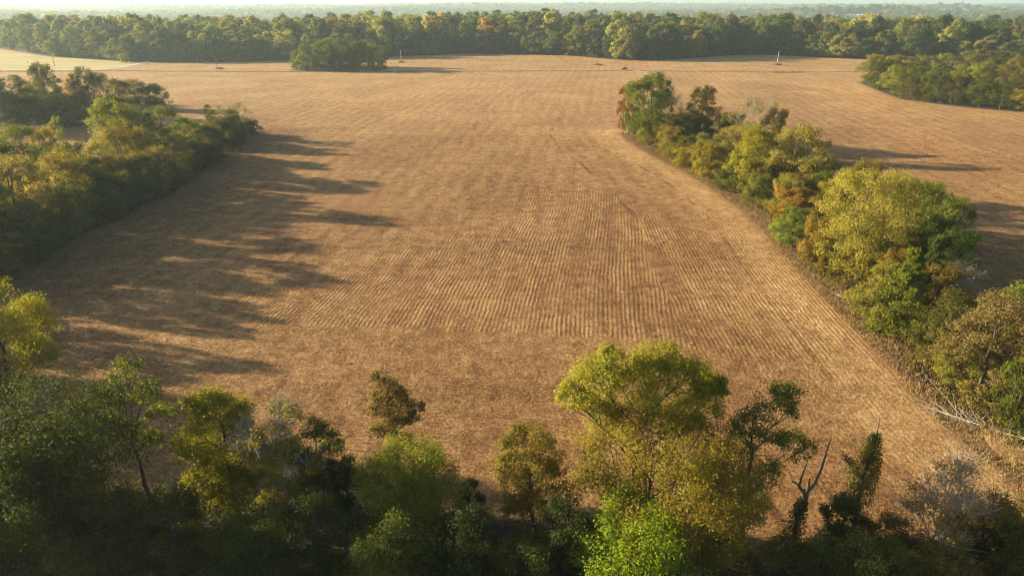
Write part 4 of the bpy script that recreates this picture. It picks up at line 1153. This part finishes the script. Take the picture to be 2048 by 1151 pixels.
def stubble():
    rng = np.random.default_rng(8)
    VV = []
    for (n, y0, y1, h, wd, keep) in [(170000, 44, 85, .15, .04, .38), (230000, 80, 150, .18, .055, .36), (160000, 140, 290, .26, .10, .3)]:
        X, Y = field_points(rng, n, y0, y1, 0)
        X, Y = rows_snap(X, Y, rng, keep)
        ok = wood_dist(X, Y) > 1.0
        # thinner and thicker patches
        dens = .62 + .38 * np.sin(X * .09 + 1.7 * np.sin(Y * .05)) * np.sin(Y * .07 + X * .02)
        ok &= rng.random(len(X)) < dens
        X, Y = X[ok], Y[ok]
        n2 = len(X)
        P = np.stack([X, Y, tz(X, Y) - .02], 1)
        hh = h * rng.uniform(.35, 1.25, n2)
        flat = rng.random(n2) < .55                                   # most straw lies down, the rest still stands
        hh[flat] *= .35
        V = grass_blades(P, hh, rng, wd, .55).reshape(n2, 4, 3)
        a = rng.random(n2) * 6.28
        lay = np.stack([np.cos(a), np.sin(a), rng.uniform(0, .25, n2)], 1) * (h * rng.uniform(.7, 1.7, n2))[:, None]
        V[flat, 2] += lay[flat]; V[flat, 3] += lay[flat]
        VV.append(V.reshape(-1, 3))
    o = link(bpy.data.objects.new('stubble', quads_mesh('stubble', np.concatenate(VV), M_STUBBLE)))
    return tag(o, 'pale broken crop stubble and straw lying in rows on the soil', 'stubble', kind='stuff')
stubble()

def along(pts, n, rng, lo, hi):
    P = np.array(pts, float); d = np.hypot(*np.diff(P, axis=0).T); cs = np.concatenate([[0], np.cumsum(d)])
    s = rng.random(n) * cs[-1]
    X = np.interp(s, cs, P[:, 0]); Y = np.interp(s, cs, P[:, 1])
    i = np.clip(np.searchsorted(cs, s) - 1, 0, len(d) - 1)
    dx = np.diff(P, axis=0)[i] / d[i][:, None]
    q = rng.uniform(lo, hi, n)
    return X - dx[:, 1] * q, Y + dx[:, 0] * q

def weeds():
    rng = np.random.default_rng(12)
    VV = []
    for pts, n, lo, hi, h in ((RIGHT_EDGE, 30000, -2.2, 3.5, 1.0), (LEFT_EDGE, 15000, -1.8, 2.5, .8), (FRONT_EDGE, 11000, -2.4, 2.5, .7)):
        X, Y = along(pts, n, rng, lo, hi)
        h2 = h * rng.uniform(.3, 1.2, n) * (.6 + .4 * np.sin(X * .9 + Y * .53) * np.sin(Y * .31 + 1))
        VV.append(grass_blades(np.stack([X, Y, tz(X, Y) - .03], 1), np.maximum(.12, h2), rng, .05, .4))
    o = link(bpy.data.objects.new('dry_weeds', quads_mesh('dry_weeds', np.concatenate(VV), M_WEED)))
    tag(o, 'brown and reddish dry weeds along the field edges', 'weeds', kind='stuff')
    X, Y = along(DITCH, 22000, rng, -2.6, 2.6)
    dd = seg_dist(X, Y, DITCH, False)
    hs = 1.0 * rng.uniform(.4, 1.1, len(X)) * (1 + 1.2 * np.exp(-((X - 218) / 14) ** 2))
    o = link(bpy.data.objects.new('ditch_grass', quads_mesh('ditch_grass', grass_blades(np.stack([X, Y, tz(X, Y) - 1.0 * np.exp(-(dd / 2.2) ** 2)], 1), hs, rng, .12, .3), M_WEED)))
    tag(o, 'dark dry grass growing in the ditch across the far field', 'grass', kind='stuff')
    n = 5200
    a = rng.random(n) * 6.28; q = rng.random(n) ** .5
    X = 60.5 + np.cos(a) * q * 1.6 + .15 * np.sin(a) * q; Y = 69.0 + np.sin(a) * q * 4.6
    o = link(bpy.data.objects.new('tan_grass', quads_mesh('tan_grass', grass_blades(np.stack([X, Y, tz(X, Y) - .03], 1), 1.0 * rng.uniform(.4, 1.2, n), rng, .035, .45), M_GRASS)))
    tag(o, 'golden dry grass in front of the fallen pale trunk at the right edge', 'grass', kind='stuff')
weeds()

def undergrowth(name, poly, n, rmin, rmax, hmax, leaves, L, col, lab, aut, edge=.8, ylim=None):
    rng = np.random.default_rng(abs(hash(name)) % 1000 if False else len(name) * 17 + n)
    P = np.array(poly, float); lo, hi = P.min(0), P.max(0)
    X = rng.uniform(lo[0], hi[0], n * 6); Y = rng.uniform(lo[1], hi[1], n * 6)
    ok = (sdist(X, Y, poly) < -edge) & (np.abs(X) < .80 * Y + 22) & (Y > 34)
    if ylim: ok &= (Y > ylim[0]) & (Y < ylim[1])
    X, Y = X[ok][:n], Y[ok][:n]
    m = len(X)
    R = rng.uniform(rmin, rmax, m)
    Zc = tz(X, Y) + R * .3 + rng.random(m) ** 2 * hmax
    i = np.repeat(np.arange(m), leaves)
    d = unit(rng.normal(size=(len(i), 3)))
    Q = np.stack([X, Y, Zc], 1)[i] + d * (R[i] * rng.random(len(i)) ** .4)[:, None] * np.array([1, 1, .75])
    Q[:, 2] = np.maximum(Q[:, 2], tz(Q[:, 0], Q[:, 1]) + .05)
    N = unit(d * .6 + np.array([0, 0, .4]) + rng.normal(size=d.shape) * .55)
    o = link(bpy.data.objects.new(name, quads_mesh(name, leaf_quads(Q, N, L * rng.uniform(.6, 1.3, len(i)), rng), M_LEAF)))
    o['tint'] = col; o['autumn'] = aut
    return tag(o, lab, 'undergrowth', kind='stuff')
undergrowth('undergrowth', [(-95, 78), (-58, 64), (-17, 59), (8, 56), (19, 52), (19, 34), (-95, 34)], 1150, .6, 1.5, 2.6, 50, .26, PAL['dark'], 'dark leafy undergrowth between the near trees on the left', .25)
undergrowth('undergrowth', [(19, 53), (28, 51.5), (48, 50.5), (60, 51), (60, 34), (19, 34)], 420, .5, 1.2, 1.6, 52, .24, PAL['olive'], 'loose olive and tan undergrowth along the bottom right edge', .6, .2)
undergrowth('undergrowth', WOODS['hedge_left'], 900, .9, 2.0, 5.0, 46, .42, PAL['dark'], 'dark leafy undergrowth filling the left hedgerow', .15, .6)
undergrowth('undergrowth', WOODS['hedge_right'], 1100, .8, 1.9, 4.0, 46, .38, PAL['olive'], 'olive leafy undergrowth filling the right hedgerow', .3, .2)
undergrowth('undergrowth', WOODS['copse_left'], 420, 1.5, 3.0, 6.0, 44, .6, PAL['dark'], 'dark leafy undergrowth in the far left grove', .1, 2)
undergrowth('undergrowth', WOODS['grove'], 700, 1.6, 3.2, 5.0, 44, .65, PAL['mid'], 'green leafy undergrowth in the grove on the right', .25, -.5)
undergrowth('undergrowth', WOODS['copse_mid'], 160, 1.6, 3.0, 4.0, 40, .8, PAL['dkolive'], 'dull leafy undergrowth in the small copse', .15, 4)
undergrowth('undergrowth', [(-560, 830)] + [(x, y + 1) for x, y in WOODS['forest'][6:24]] + [(629, 690), (493, 712), (421, 745), (350, 765), (295, 812), (253, 818), (158, 722), (111, 712), (50, 776), (-51, 806), (-129, 762), (-215, 736), (-345, 715), (-393, 735), (-488, 790)], 1300, 1.8, 4.0, 7.0, 30, 1.0, PAL['dark'], 'dark leafy undergrowth along the foot of the forest edge', .15, .5)

# ------------------------------------------------------------------ air
hz = link(bpy.data.objects.new('haze', box_mesh([(0, 6400, 38, 26000, 13600, 150)], None, 'haze')))
hm = bpy.data.materials.new('haze')
hb = NB(nodes_of(hm))
pv = hb.n('ShaderNodeVolumePrincipled')
pv.inputs['Color'].default_value = (.68, .89, 1.0, 1)
pv.inputs['Density'].default_value = .000095
pv.inputs['Anisotropy'].default_value = .3
ho = hb.n('ShaderNodeOutputMaterial')
hb.nt.links.new(pv.outputs[0], ho.inputs['Volume'])
hz.data.materials.append(hm)
tag(hz, 'thin pale haze over the land', 'haze', kind='stuff')
